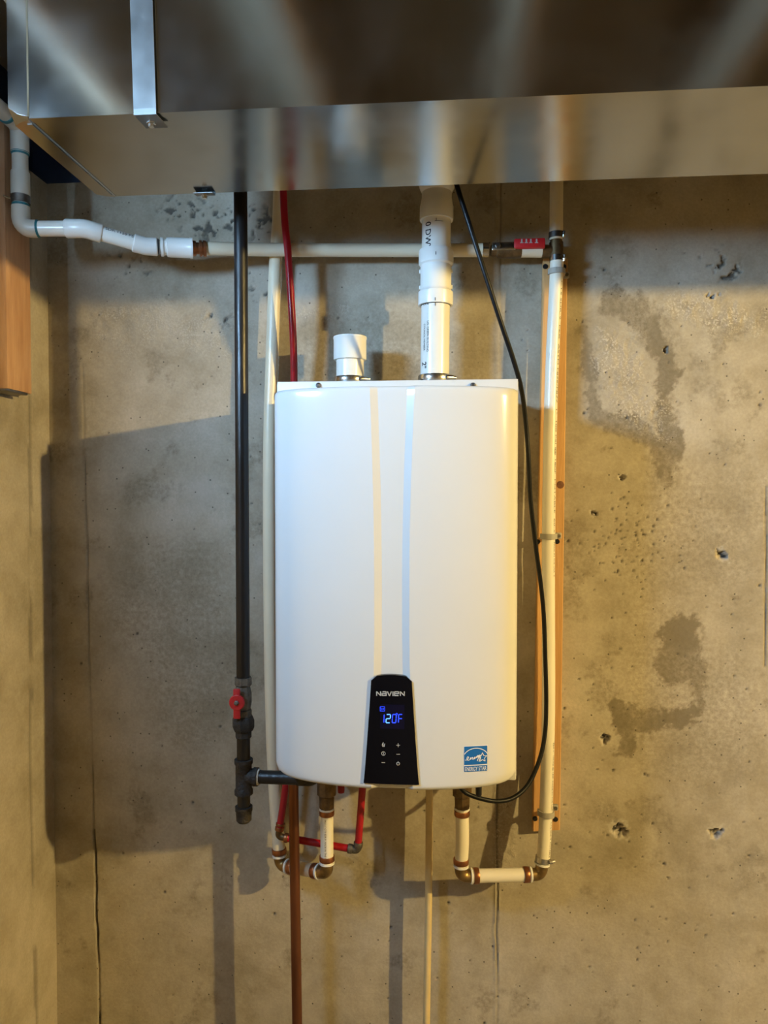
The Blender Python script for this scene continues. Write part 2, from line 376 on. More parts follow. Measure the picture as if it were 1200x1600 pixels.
    for a, b, dep, wd, dk, lo, hi in (((130, 600), (155, 1600), 0.005, 0.004, .55, 0, wp(0, 1290)[1]), ((130, 600), (155, 1600), 0.003, 0.003, .35, 0, 1.75),
                              ((777, 420), (775, 1600), -0.0022, 0.008, 0.0, 0, 9), ((778, 420), (776, 1600), 0.004, 0.004, .5, 0, 1.05), ((783, 420), (781, 1600), 0.002, 0.003, .3, 1.05, 9),
                              ((1197, 850), (1197, 1010), 0.003, 0.003, .4, wp(0, 1020)[1], wp(0, 760)[1])):
        dd, g = joint(a, b, dep, wd, dk, lo, hi); amp = 0.4 + 0.6 * sstep(0.4, 0.6, fbm(X * 0, Z, 7, 19, 3)); D += dd * amp * (0.6 + 0.8 * fbm(X, Z, 60, 23, 2)); recess_dark = np.maximum(recess_dark, g * amp)
    D *= fade
    V = np.stack([X, D, Z], -1).reshape(-1, 3)
    idx = np.arange(n * m).reshape(n, m)
    Fq = np.stack([idx[:-1, :-1], idx[:-1, 1:], idx[1:, 1:], idx[1:, :-1]], -1).reshape(-1, 4)
    # top and back of the wall
    ex = np.array([[LX, 0.25, 0], [3.9, 0.25, 0], [3.9, 0.25, WALL_TOP], [LX, 0.25, WALL_TOP]]); b0 = len(V)
    V = np.concatenate([V, ex])
    Fq = np.concatenate([Fq, [[b0 + 1, b0, b0 + 3, b0 + 2], [idx[-1, 0], idx[-1, -1], b0 + 2, b0 + 3]]])
    me = bpy.data.meshes.new('wall_back'); me.vertices.add(len(V)); me.vertices.foreach_set('co', V.astype(np.float32).ravel())
    me.loops.add(Fq.size); me.loops.foreach_set('vertex_index', Fq.astype(np.int32).ravel())
    me.polygons.add(len(Fq)); me.polygons.foreach_set('loop_start', np.arange(0, Fq.size, 4, dtype=np.int32))
    me.polygons.foreach_set('use_smooth', np.ones(len(Fq), bool)); me.update(calc_edges=True)
    me.set_sharp_from_angle(angle=R(60))
    for nm, A in (('stain', stain), ('pale', pale), ('recess_dark', recess_dark), ('sandy', rough)):
        at_ = me.attributes.new(nm, 'FLOAT', 'POINT'); at_.data.foreach_set('value', np.concatenate([A.ravel(), np.zeros(4)]).astype(np.float32))
    me.materials.append(MAT['wall_concrete'])
    o = bpy.data.objects.new('wall_back', me); COL.objects.link(o); return tag(o, 'poured concrete basement wall with damp patches behind the heater', None, None, 'structure')
make_back_wall()

WY0, WY1, WZ0, WZ1 = -1.44, -0.95, 1.855, 2.045     # daylight window in the left wall
def make_left_wall():
    mb = MB()
    ys = [0.03, 0.0]; y = 0.0
    while y > -0.40: y -= 0.008; ys.append(y)
    zs = [i * 0.02 for i in range(int(WALL_TOP / 0.02))] + [WALL_TOP]
    rows = []
    for z in zs:
        r = []
        for y in ys:
            yc = -0.085 - 0.010 * math.sin(z * 2.2); g = max(0, 1 - abs(y - yc) / 0.006)
            fade = min(1, max(0, (y + 0.40) / 0.1))
            n = math.sin(z * 7.1 + y * 13) * 0.0012 + math.sin(z * 17 + y * 31) * 0.0006
            r.append((LX - 0.003 * g + n * fade * (1 if y < -0.01 else 0), y, z))
        rows.append(r)
    mb.grid(rows)
    q = lambda y0, y1, z0, z1: mb.add([(LX, y0, z0), (LX, y1, z0), (LX, y1, z1), (LX, y0, z1)], [(0, 1, 2, 3)])
    ye = ys[-1]
    q(ye, WY1, 0, WALL_TOP); q(WY1, WY0, 0, WZ0); q(WY1, WY0, WZ1, WALL_TOP); q(WY0, -4.6, 0, WALL_TOP)
    X2 = LX - 0.20
    mb.add([(LX, WY0, WZ0), (LX, WY1, WZ0), (LX, WY1, WZ1), (LX, WY0, WZ1), (X2, WY0, WZ0), (X2, WY1, WZ0), (X2, WY1, WZ1), (X2, WY0, WZ1)],
           [(0, 1, 5, 4), (1, 2, 6, 5), (2, 3, 7, 6), (3, 0, 4, 7)])
    mb.add([(LX, 0, WALL_TOP), (LX, -4.6, WALL_TOP), (X2, -4.6, WALL_TOP), (X2, 0.2, WALL_TOP)], [(0, 1, 2, 3)])
    ob = mb.build('wall_left', 'wall_concrete'); me = ob.data
    gr = []
    for v in me.vertices:
        y, z = v.co.y, v.co.z; yc = -0.085 - 0.010 * math.sin(z * 2.2); d = abs(y - yc)
        gr.append((0.38 if d < 0.0055 and math.sin(z * 9.0) + math.sin(z * 23.0) > -0.7 else 0.0) if y > -0.39 else 0.0)
    me.attributes.new('recess_dark', 'FLOAT', 'POINT').data.foreach_set('value', gr)  # darker broken line along the groove
    return tag(ob, 'side concrete wall meeting the back wall at the corner', None, None, 'structure')
make_left_wall()
wn = thing('window_1', (LX, (WY0 + WY1) / 2, WZ0), 'small daylight window in the side concrete wall', 'window'); del wn['category']; wn['kind'] = 'structure'
xw = LX - 0.012
MB().box((xw - 0.004, WY0 + 0.02, WZ0 + 0.02), (xw, WY1 - 0.02, WZ1 - 0.02)).build('pane', 'daylight_pane', wn)
fb = MB()
for a, b in (((WY0, WZ0), (WY1, WZ0 + 0.02)), ((WY0, WZ1 - 0.02), (WY1, WZ1)), ((WY0, WZ0 + 0.02), (WY0 + 0.02, WZ1 - 0.02)), ((WY1 - 0.02, WZ0 + 0.02), (WY1, WZ1 - 0.02))):
    fb.box((xw - 0.03, a[0], a[1]), (xw + 0.008, b[0], b[1]))
fb.build('frame', 'frame_white', wn)

tag(MB().box((LX - 0.2, -4.8, -0.12), (4.1, 0.25, 0.0)).build('floor', 'room_concrete', smooth=False), 'grey concrete basement floor', None, None, 'structure')
tag(MB().box((3.9, -4.8, 0), (4.1, 0.0, WALL_TOP)).build('wall_right', 'room_concrete', smooth=False), 'concrete wall on the far right of the basement', None, None, 'structure')
tag(MB().box((LX - 0.2, -4.8, 0), (4.1, -4.6, WALL_TOP)).build('wall_front', 'room_concrete', smooth=False), 'concrete wall behind the photographer', None, None, 'structure')
ce = tag(MB().box((LX - 0.2, -4.8, SUB), (4.1, 0.25, SUB + 0.02)).build('ceiling', 'subfloor', smooth=False), 'timber subfloor and joists overhead', None, None, 'structure')
jx = -0.70
while jx < 3.9:
    MB().box((jx, -4.75, SUB - 0.235), (jx + 0.038, 0.14, SUB), 0.003).build('joist', 'joist_wood', ce); jx += 0.4064
tag(MB().box((LX - 0.2, 0.15, WALL_TOP), (4.1, 0.19, SUB)).box((LX - 0.2, 0.02, WALL_TOP), (4.1, 0.15, WALL_TOP + 0.038)).build('trim_1', 'rim_foil', smooth=False),
    'dark blue rim board above the concrete wall', None, None, 'structure')
tag(MB().box((LX - 0.16, -4.8, WALL_TOP), (LX - 0.12, 0.15, SUB)).build('trim_2', 'rim_foil', smooth=False), 'dark rim board above the side wall', None, None, 'structure')
tag(MB().box((3.95, -4.8, WALL_TOP), (4.0, 0.15, SUB)).box((LX - 0.16, -4.75, WALL_TOP), (4.0, -4.7, SUB)).build('trim_3', 'joist_wood', smooth=False), 'rim boards above the far walls', None, None, 'structure')

# ceiling bulb that lights the corner from the right
lb = thing('ceiling_bulb', BULB_POS + Vector((0, 0, 0.2)), 'bare warm bulb in a porcelain holder hung from the joists', 'lamp')
MB().lathe(BULB_POS - Vector((0, 0, 0.03)), BULB_POS + Vector((0, 0, 0.03)), [(0.5 - 0.5 * math.cos(math.pi * k / 10), BULB_R * math.sin(math.pi * k / 10)) for k in range(11)], 16).build('bulb', 'bulb_glow', lb)
MB().lathe(BULB_POS + Vector((0, 0, 0.028)), BULB_POS + Vector((0, 0, SUB - 0.235 - BULB_POS.z)), [(0, 0.012), (0, 0.016), (0.35, 0.017), (0.45, 0.024), (0.8, 0.03), (0.88, 0.055), (1, 0.06)], 20).build('lamp_holder', 'porcelain', lb)

# ------------------------------------------------------------------ sheet metal duct
DF, DB = 0.672, 0.395                       # front and back faces, metres from the concrete wall
pl = at(13.5, 160, DF); DX0 = pl.x; DZ = at(40, 185, DF).z; DX1 = 3.2; DT = SUB - 0.245
du = thing('air_duct', (1.2, -(DF + DB) / 2, DZ), 'large shiny galvanised sheet metal duct running overhead', 'duct')
mb = MB(); ch = 0.018
prof = [(-DF, DT), (-DF, DZ + 0.0015), (-DF + 0.0015, DZ), (-DB - 0.0015, DZ), (-DB, DZ + 0.0015), (-DB, DT)]
xsn = [DX0 + 0.022 + (DX1 - DX0 - 0.022) * k / 24 for k in range(25)]
mb.grid([[(x, y, z) for (y, z) in prof] for x in xsn])
mb.grid([[(xsn[0], -DF, DT), (xsn[0], -DB, DT)], [(xsn[-1], -DF, DT), (xsn[-1], -DB, DT)]])
mb.add([(DX1, -DF, DZ), (DX1, -DB, DZ), (DX1, -DB, DT), (DX1, -DF, DT)], [(0, 1, 2, 3)])
mb.build('duct_body', 'galvanised', du, sharp=20)
# end cap: folded flange with clipped corners
mb = MB(); e = 0.0016
def capo(x, g, c):
    y0, y1, z0, z1 = -DF - g, -DB + g, DZ - g, DT
    return [(x, y0, z1), (x, y0, z0 + c), (x, y0 + c * 0.05, z0 + c * 0.9), (x, y0 + c, z0), (x, y1 - c, z0), (x, y1, z0 + c), (x, y1, z1)]
rows = [capo(DX0 + 0.030, e * 0.2, 0.002), capo(DX0 + 0.028, e, 0.004), capo(DX0 + 0.014, e, 0.008), capo(DX0 + 0.0, e, ch)]
mb.grid(rows); o0 = len(mb.v); mb.add(rows[-1], [tuple(range(7))])
mb.build('end_cap', 'galvanised', du, sharp=20)
mb = MB()
mb.box((DX0 + 0.03, -DF - 0.0009, DZ - 0.0008), (DX1, -DF + 0.012, DZ + 0.0012)); mb.build('edge_seam', 'galvanised', du, smooth=False)
mb = MB(); mb.box((DX0 + 0.020, -DF + 0.012, DZ - 0.0030), (DX0 + 0.027, -DB - 0.012, DZ + 0.001)); mb.build('end_seam', 'galvanised', du, smooth=False)

# hanger strap over the front of the duct
def strap(name, label, pxl, pxr, back=False):
    if not back:
        a = at(pxl, 175, DF + 0.004); b = at(pxr, 175, DF + 0.004); tl = at(pxl - 3, 0, DF + 0.004)
        root = thing(name, (a.x, -DF, DT), label, 'strap')
        y = -DF - 0.0042; t = 0.0013; x0, x1 = a.x, b.x; lean = -0.006
        P = [(y, SUB - 0.24, lean), (y, DZ + 0.004, 0), (y + 0.0006, DZ - 0.0036, 0), (y + 0.036, DZ - 0.0046, 0.003)]
    else:
        a = at(pxl, 300, DB - 0.003); b = at(pxr, 300, DB - 0.003)
        root = thing(name, (a.x, -DB, DT), label, 'strap')
        y = -DB + 0.0042; t = 0.0013; x0, x1 = a.x, b.x
        P = [(y, SUB - 0.24, 0), (y, DZ + 0.006, 0), (y - 0.003, DZ - 0.003, 0), (y - 0.022, DZ - 0.0055, 0)]
    mb = MB(); wd = x1 - x0
    out = [[(x0 + l, q, z) for (q, z, l) in P], [(x1 + l, q, z) for (q, z, l) in P]]
    mb.grid(out)
    ob = mb.build('strap_band', 'galvanised_strap', root, smooth=False)
    so = ob.modifiers.new('thick', 'SOLIDIFY'); so.thickness = t; so.offset = 0
    xm = (x0 + x1) / 2 + 0.001; ym = P[-1][0] * 0.55 + P[-2][0] * 0.45; zm = P[-1][1]
    MB().lathe((xm, ym, zm + 0.002), (xm, ym, zm - 0.007), [(0, 0.004), (0.25, 0.0068), (0.5, 0.0065), (0.55, 0.0045), (1, 0.004)], 6).build('screw', 'steel', root, sharp=20)
strap('duct_hanger_strap', 'pale metal strap folded under the front edge of the duct', 209, 244)
strap('duct_hanger_strap', 'small bent metal tab with screw at the back edge of the duct', 308, 337, True)

# ------------------------------------------------------------------ water heater
YB = 0.300                                     # where the cover meets the case
CXL, CXR = at(429, 900, YB + 0.01).x, at(808.5, 900, YB + 0.01).x
HC, HA = (CXL + CXR) / 2, (CXR - CXL) / 2
ZT, ZB = at(600, 606, YB + 0.035).z, at(610, 1237, 0.37).z
CT = at(620, 595, YB).z
heater = thing('water_heater', (HC, -0.17, ZB), 'white wall-hung tankless water heater with black control panel', 'water heater')
BULGE = 0.036
def cover_y(x, a=None):
    t = min(1, abs(x - HC) / (a or HA))
    return YB + 0.032 * (1 - t ** 9) ** (1 / 2.3) + BULGE * (1 - t * t) * 1.0
def groove_x(z, side):
    """centre lines of the two creases of the shallow channel"""
    k = (z - ZB) / (ZT - ZB)
    yl = lambda p: at(p, 800, 0.366).x
    if side < 0: return yl(587) if k > 2 else yl(590.5 - 7.0 * max(0, (k - 0.55) / 0.45) ** 1.6 - 5 * max(0, (0.35 - k) / 0.35))
    return yl(634 + 8.0 * max(0, (k - 0.55) / 0.45) ** 1.6 + 6 * max(0, (0.4 - k) / 0.4) ** 1.3)
GD, GW = 0.0062, 0.0066
mb = MB(); rows = []
zrow = []
rb, rt, Rb, Rt = 0.010, 0.008, 0.026, 0.012
for k in range(9): a = k / 8 * math.pi / 2; zrow.append((ZB + rb * (1 - math.sin(a)) if False else ZB + rb * (1 - math.cos(a)), rb * (1 - math.sin(a))))
zz = [ZB + rb + (ZT - rt - ZB - rb) * k / 60 for k in range(1, 60)]
extra = [ZB + Rb * q for q in (0.45, 0.55, 0.7, 0.85, 1.0)]
for z in sorted(zz + extra): zrow.append((z, 0.0))
for k in range(7): a = k / 6 * math.pi / 2; zrow.append((ZT - rt * (1 - math.sin(a)), rt * (1 - math.cos(a))))
us_out = [1 - (1 - q) ** 2.4 for q in [k / 26 for k in range(27)]]
for z, ins in zrow:
    a = HA
    if z < ZB + Rb: a -= Rb * (1 - math.sqrt(max(0, 1 - ((ZB + Rb - z) / Rb) ** 2))) * 0.9
    if z > ZT - Rt: a -= Rt * (1 - math.sqrt(max(0, 1 - ((z - ZT + Rt) / Rt) ** 2))) * 0.8
    gl, gr = groove_x(z, -1), groove_x(z, 1)
    xs = []
    for u in reversed(us_out): xs.append(lerp(gl - GW, HC - a, u))
    xs += [gl + GW]
    xs += [lerp(gl + GW, gr - GW, q / 5) for q in range(1, 5)]
    xs += [gr - GW]
    for u in us_out: xs.append(lerp(gr + GW, HC + a, u))
    row = []
    for x in xs:
        y = cover_y(x, a); g = 0
        if gl + GW * 0.7 < x < gr - GW * 0.7: g = 1
        elif abs(x - (gl + GW * 0.55)) < 1e-6 or abs(x - (gr - GW * 0.55)) < 1e-6: g = 0.9
        elif abs(x - (gl - GW * 0.55)) < 1e-6 or abs(x - (gr + GW * 0.55)) < 1e-6: g = 0.1
        y -= GD * g
        y = YB + (y - YB) * 1.0 - ins * min(1, (y - YB) / 0.02)
        zc = z + (0.004 * ((x - HC) / HA) ** 4 if z < ZB + 0.1 else 0) * max(0, 1 - (z - ZB) / 0.1)
        row.append((x, -y, zc))
    rows.append(row)
mb.grid(rows)
for row in (rows[0], rows[-1]):
    mb.grid([row, [(p[0], -YB, p[2]) for p in row]])
mb.build('front_cover', 'enamel', heater, sharp=17)
# case behind the cover: a shallow painted box with a lip along the top
xl, xr = at(432, 600, YB).x, at(810, 600, YB).x; zbc = at(800, 1217, YB).z
mb = MB(); mb.box((xl, -YB, zbc), (xr, -0.025, CT), 0.004)
mb.box((xl + 0.002, -YB - 0.0015, ZT - 0.012), (xr - 0.001, -YB + 0.002, CT + 0.0005), 0.0007)
mb.build('case', 'case_paint', heater)
for za, zb2 in ((CT - 0.06, CT - 0.015), (zbc + 0.03, zbc + 0.07)): MB().box((HC - 0.16, -0.03, za), (HC + 0.16, -0.002, zb2)).build('mounting_bracket', 'galvanised_strap', heater)
mb = MB(); p = at(805, 1213, YB); mb.box((p.x - 0.03, -YB - 0.001, zbc - 0.003), (xr - 0.0005, -YB + 0.014, zbc + 0.03), 0.003); mb.build('corner_flange', 'case_paint', heater)
for px in (497.5, 739):
    p = at(px, 602, YB + 0.002)
    MB().lathe((p.x, -YB, p.z), (p.x, -YB - 0.0075, p.z), [(0, 0.0048), (0.3, 0.0052), (0.7, 0.004), (1, 0.0018)], 14).build('cover_screw', 'dark_steel', heater)

def on_cover(u, v, off): return Vector((u, -(cover_y(u) + off), v))
# control panel
pan = []
yP = 0.372
pb = at(611, 1226, yP); ptp = at(613, 1055, yP - 0.003)
def pan_half(z):
    k = (z - pb.z) / (ptp.z - pb.z)
    hw = lerp(at(654.5, 1226, yP).x - at(567.5, 1226, yP).x, at(643, 1070, yP).x - at(580.5, 1070, yP).x, k ** 0.85 if k > 0 else 0) / 2
    c = lerp(at(611, 1226, yP).x, at(611.5, 1060, yP).x, k)
    return c, hw
mb = MB(); PT = 0.0028
zs = [lerp(pb.z, ptp.z, k / 20) for k in range(21)]
front = []
H = ptp.z - pb.z
for z in zs[:-2] + [lerp(pb.z, ptp.z, q) for q in (0.925, 0.948, 0.97, 0.993)]:
    c, hw = pan_half(z); k = (z - pb.z) / H
    if k > 0.948: hw *= 1 - 0.27 * ((k - 0.948) / 0.045)
    row = []
    for j in range(17):
        u = -1 + 2 * j / 16; x = c + hw * u
        row.append(on_cover(x, z + (0.0022 * (1 - u * u) if k > 0.985 else 0.0012 * (1 - u * u) * max(0, (k - 0.93) / 0.06)), PT))
    front.append(row)
mb.grid(front)
edge = front[0] + [r[-1] for r in front[1:]] + front[-1][::-1][1:] + [r[0] for r in front[::-1][1:]]
mb.grid([edge, [Vector((p.x, p.y + 0.010, p.z)) for p in edge]])
panel = mb.build('control_panel', 'black_gloss', heater, sharp=35); tag(panel, 'tall black glossy control panel')

def on_panel_text(mb, s, size, px, py, align='CENTER', bold=0.0, sx=1.0):
    v, f = text_mesh(s, size, bold, align); c = at(px, py, yP + PT)
    mb.add([on_cover(c.x + q.x * sx, c.z + q.y, PT + 0.0005) for q in v], f); return mb
def stroke(mb, pts, wd, off):
    """flat line drawn on the cover through world (x, z) points"""
    pts = [Vector((p[0], p[1])) for p in pts]; L, Rr = [], []
    for i, p in enumerate(pts):
        t = (pts[min(i + 1, len(pts) - 1)] - pts[max(i - 1, 0)]).normalized(); n = Vector((-t.y, t.x)) * wd / 2
        L.append(on_cover(p.x + n.x, p.y + n.y, off)); Rr.append(on_cover(p.x - n.x, p.y - n.y, off))
    mb.grid([L, Rr]); return mb
S = 1.0 / (F_PX / (1.68 - yP))                 # metres per photo pixel on the panel
def pp(px, py): c = at(px, py, yP); return (c.x, c.z)
# brand lettering: wide squared capitals drawn as strokes (n a v i e n in one height)
lg = MB(); bx, by = 588.5, 1087.6; hh = 7.0; lw = 1.7 * S; O = PT + 0.0005
def lp(i, pts):
    x0 = bx + i
    stroke(lg, [pp(x0 + a, by - b * hh - 0.0) for a, b in pts], lw, O)
wd_ = 6.2
lp(0, [(0, 0), (0, 1)]); lp(0, [(0, 0.95), (wd_, 0.05)]); lp(0, [(wd_, 0), (wd_, 1)])
lp(8.6, [(0.5, 0.92), (wd_, 0.92)]); lp(8.6, [(wd_, 1), (wd_, 0)]); lp(8.6, [(wd_, 0.1), (0, 0.1)]); lp(8.6, [(0, 0), (0, 0.62)]); lp(8.6, [(0, 0.52), (wd_, 0.52)])
lp(16.8, [(0, 1), (wd_ / 2, 0)]); lp(16.8, [(wd_ / 2, 0), (wd_, 1)])
lp(25.4, [(0, 0), (0, 1)])
lp(28.0, [(wd_, 0.08), (0, 0.08)]); lp(28.0, [(0, 0), (0, 1)]); lp(28.0, [(0, 0.92), (wd_, 0.92)]); lp(28.0, [(wd_, 1), (wd_, 0.45)]); lp(28.0, [(wd_, 0.5), (0, 0.5)])
lp(37.0, [(0, 0), (0, 1)]); lp(37.0, [(0, 0.95), (wd_, 0.05)]); lp(37.0, [(wd_, 0), (wd_, 1)])
lg.build('brand_lettering', 'silver_print', panel, smooth=False)
# display
mb = MB(); mb.grid([[on_cover(pp(594 + 38 * j / 4, y)[0], pp(610, y)[1], PT + 0.0002) for j in range(5)] for y in (1139, 1120, 1101)]); mb.build('display_window', 'display_glass', panel, smooth=False)
dg = MB(); db = MB(); O2 = PT + 0.0007; dw = 1.5 * S
SEG = {'a': ((0, 1), (1, 1)), 'b': ((1, 1), (1, .5)), 'c': ((1, .5), (1, 0)), 'd': ((0, 0), (1, 0)), 'e': ((0, .5), (0, 0)), 'f': ((0, 1), (0, .5)), 'g': ((0, .5), (1, .5))}
def digit(m_, x0, x1, segs, skew=0.8):
    for s in segs:
        (a0, b0), (a1, b1) = SEG[s]
        q = lambda a, b: pp(lerp(x0, x1, a) + skew * b, lerp(1129.5, 1116.5, b))
        p0, p1 = q(a0, b0), q(a1, b1); u = 0.06
        stroke(m_, [(lerp(p0[0], p1[0], u), lerp(p0[1], p1[1], u)), (lerp(p0[0], p1[0], 1 - u), lerp(p0[1], p1[1], 1 - u))], dw, O2)
digit(dg, 595, 599.6, 'bc'); digit(db, 603, 609.3, 'abged'); digit(dg, 612.6, 618.4, 'abcdef'); digit(dg, 622.4, 628.2, 'aefg', 0.4)
stroke(dg, [pp(619.8 + 1.3 * math.cos(a), 1116 - 1.3 * math.sin(a)) for a in [k * math.pi / 4 for k in range(9)]], 0.7 * S, O2)
dg.build('display_digits', 'digit_glow', panel, smooth=False); db.build('display_digit', 'digit_bright', panel, smooth=False)
ic = MB()
stroke(ic, [pp(x, y) for x, y in ((594, 1104.5), (601, 1104.5), (601, 1111.3), (594, 1111.3), (594, 1104.5))], 0.9 * S, O2)
stroke(ic, [pp(x, y) for x, y in ((595.5, 1106.5), (596.5, 1109.5), (597.7, 1107), (598.7, 1109.5), (599.8, 1106.5))], 0.9 * S, O2)
ic.build('display_icon', 'digit_glow', panel, smooth=False)
def icon(strokes, wd=0.95):
    m_ = MB()
    for s in strokes: stroke(m_, [pp(*q) for q in s], wd * S, PT + 0.0005)
    m_.build('button_icon', 'silver_print', panel, smooth=False)
circ = lambda cx, cy, r, a0=0, a1=360, n=12: [(cx + r * math.cos(R(lerp(a0, a1, k / n))), cy - r * math.sin(R(lerp(a0, a1, k / n)))) for k in range(n + 1)]
icon([[(597.2, 1166.6), (601, 1166.6)], [(597, 1165.4), (597.4, 1162.8), (599, 1161)], [(598.3, 1166), (598.6, 1161), (598.9, 1160.2)], [(599.6, 1165.5), (601.4, 1162.3)], [(600.5, 1166), (600.8, 1163.6)]], 1.2)
icon([circ(599, 1177.6, 2.9), [(599, 1175.6), (599, 1179.8)]], 0.9)
icon([[(596.2, 1191.8), (601.6, 1191.8)]], 1.0)
icon([[(619.2, 1164.6), (625, 1164.6)], [(622.1, 1161.6), (622.1, 1167.6)]], 0.9)
icon([[(619.2, 1178.8), (625, 1178.8)]], 1.1)
icon([circ(622, 1193.4, 2.3, 120, 420), [(622, 1190), (622, 1193)]], 1.0)

# energy label
yS = cover_y(at(743, 1185, 0.35).x)
def sp(px, py): c = at(px, py, yS); return (c.x, c.z)
st = tag(MB().grid([[on_cover(lerp(sp(724.5, 1185)[0], sp(762.3, 1185)[0], j / 6), lerp(sp(743, 1206)[1], sp(743, 1165)[1], i / 4), 0.0003) for j in range(7)] for i in range(5)]).build('energy_sticker', 'sticker_white', heater), 'square blue and white energy label')
SX0, SX1 = sp(725.2, 1185)[0], sp(761.6, 1185)[0]; SZ0, SZ1 = sp(743, 1205.4)[1], sp(743, 1165.7)[1]
q_ = lambda u, v: (lerp(SX0, SX1, u), lerp(SZ0, SZ1, v))
m_ = MB()
m_.grid([[on_cover(*q_(j / 6, v), 0.0006) for j in range(7)] for v in (0.275, 0.5, 1.0)])
m_.grid([[on_cover(*q_(j / 6, v), 0.0006) for j in range(7)] for v in (0.0, 0.235)])
m_.build('blue_print', 'sticker_blue', st, smooth=False)
m_ = MB(); U = SX1 - SX0
stroke(m_, [q_(0.5 + 0.56 * math.cos(R(a)), 0.50 + 0.42 * math.sin(R(a))) for a in range(25, 156, 8)], U * 0.03, 0.0009)
star = [];
for k in range(11):
    a = R(90 + 36 * k); r = 0.205 if k % 2 == 0 else 0.092; star.append(q_(0.79 + r * math.cos(a), 0.545 + r * math.sin(a) * 0.93))
for i in range(10): stroke(m_, [star[i], star[i + 1]], U * 0.025, 0.0011)
scr = [(0.03, .475), (.10, .47), (.17, .53), (.19, .58), (.15, .60), (.12, .54), (.14, .47), (.20, .46), (.25, .50), (.28, .57), (.285, .48), (.32, .55), (.36, .57), (.37, .49), (.40, .50),
       (.43, .555), (.46, .58), (.455, .53), (.43, .54), (.45, .50), (.50, .55), (.53, .60), (.535, .54), (.57, .58), (.585, .60), (.61, .63), (.58, .63), (.565, .58), (.60, .57), (.63, .63), (.61, .52), (.575, .44), (.56, .42),
       (.60, .50), (.66, .57), (.68, .63), (.65, .64), (.635, .59), (.67, .58), (.70, .65), (.68, .52), (.64, .42), (.63, .40), (.68, .50), (.73, .57)]
sc3 = spline([Vector((*q_(*p), 0)) for p in scr], 4); stroke(m_, [(p.x, p.y) for p in sc3], U * 0.026, 0.0009)
v, f = text_mesh('ENERGY STAR', 1.0, 0.01, 'LEFT'); wx = max(p.x for p in v); sx = U * 0.93 / wx; sz = (SZ1 - SZ0) * 0.155 / 0.70
m_.add([on_cover(lerp(SX0, SX1, 0.035) + p.x * sx, lerp(SZ0, SZ1, 0.04) + p.y * sz, 0.0009) for p in v], f)
m_.build('white_print', 'sticker_white', st, smooth=False)

# sockets under the heater
def socket(px, d, ztop, zbot, mat_='bronze_dark', hexr=0.021, r=0.016):
    p = at(px, 1240, d)
    MB().lathe((p.x, -d, ztop), (p.x, -d, zbot), [(0, r), (0.42, r), (0.42, hexr), (0.80, hexr), (0.82, r * 1.05), (1, r * 1.0)], 6 if mat_ == 'hex' else 10).build('pipe_socket', mat_, heater, sharp=30)
YC = 0.105                                     # plane of the connections under the heater
for px in (510.5, 722): socket(px, YC, zbc + 0.002, at(px, 1263, YC).z)
p = at(748, 1238, 0.25); MB().lathe((p.x, -0.25, zbc), (p.x, -0.25, at(748, 1244, .25).z), [(0, 0.0055), (0.5, 0.0055), (0.5, 0.0064), (0.95, 0.0058), (1, 0.004)], 12).build('drain_cap', 'black_plastic', heater)

# ------------------------------------------------------------------ vent pipes
YV = 0.108; RV = 0.0302
def hose_clamp(parent, px, z0, z1, r, d, nm='hose_clamp'):
    p = at(px, 590, d); c = Vector((p.x, -d, 0))
    hcl = MB().lathe((c.x, c.y, z0), (c.x, c.y, z1), [(0, r - 0.002), (0, r), (0.1, r + 0.0008), (0.9, r + 0.0008), (1, r), (1, r - 0.002)], 32).build(nm, 'steel', parent)
    zc = (z0 + z1) / 2
    mbs = MB(); a = R(32); x = c.x + (r + 0.004) * math.cos(a); y = c.y - (r + 0.004) * math.sin(a)
    mbs.lathe((x - 0.009, y - 0.012 + 0.006, zc), (x + 0.010, y + 0.006, zc), [(0, 0.0045), (0.3, 0.0055), (0.7, 0.0055), (0.72, 0.004), (1, 0.0042)], 10)
    mbs.build('clamp_screw', 'steel', hcl)
p0 = at(682.5, 300, YV); p1 = at(679.0, 597, YV); p1.z = CT + 0.001
vt = thing('vent_pipe', p1, 'white plastic vent pipe rising from the heater top to the duct', 'pipe')
ax = (p0 - p1).normalized(); pv = lambda py: p1 + ax * ((at(680, py, YV).z - p1.z) / ax.z)
MB().tube([p1, pv(466)], RV, 36).build('lower_pipe', 'pvc', vt)
MB().tube([pv(402), pv(330)], RV, 36).build('upper_pipe', 'pvc', vt)
def hub(a, b, prof, name, parent, m='pvc_fitting', seg=36): return MB().lathe(a, b, prof, seg).build(name, m, parent)
r = RV
hub(pv(478), pv(392), [(0, r + .0002), (0, r + .0056), (.03, r + .0062), (.24, r + .0062), (.27, r + .0030), (.31, r + .002), (.72, r + .0024), (.75, r + .0062), (.97, r + .0062), (1, r + .0052), (1, r + .0002)], 'coupling', vt)
hub(pv(345), pv(285), [(0, r + .0002), (0, r + .0045), (.05, r + .005), (.36, r + .005), (.42, r + .0036), (.55, r + .002), (.58, r + .0012), (1, r + .0012)], 'upper_coupling', vt)
top = pv(283); el = [top, top + Vector((0, 0, 0.03))]
hub(pv(302), pv(272), [(0, r + .0012), (0.25, r + .006), (.4, r + .0075), (1, r + .0075)], 'elbow_hub', vt)
MB().tube([pv(280), Vector((pv(280).x, pv(280).y, SUB - .002))], RV, 36).build('riser_pipe', 'pvc', vt)
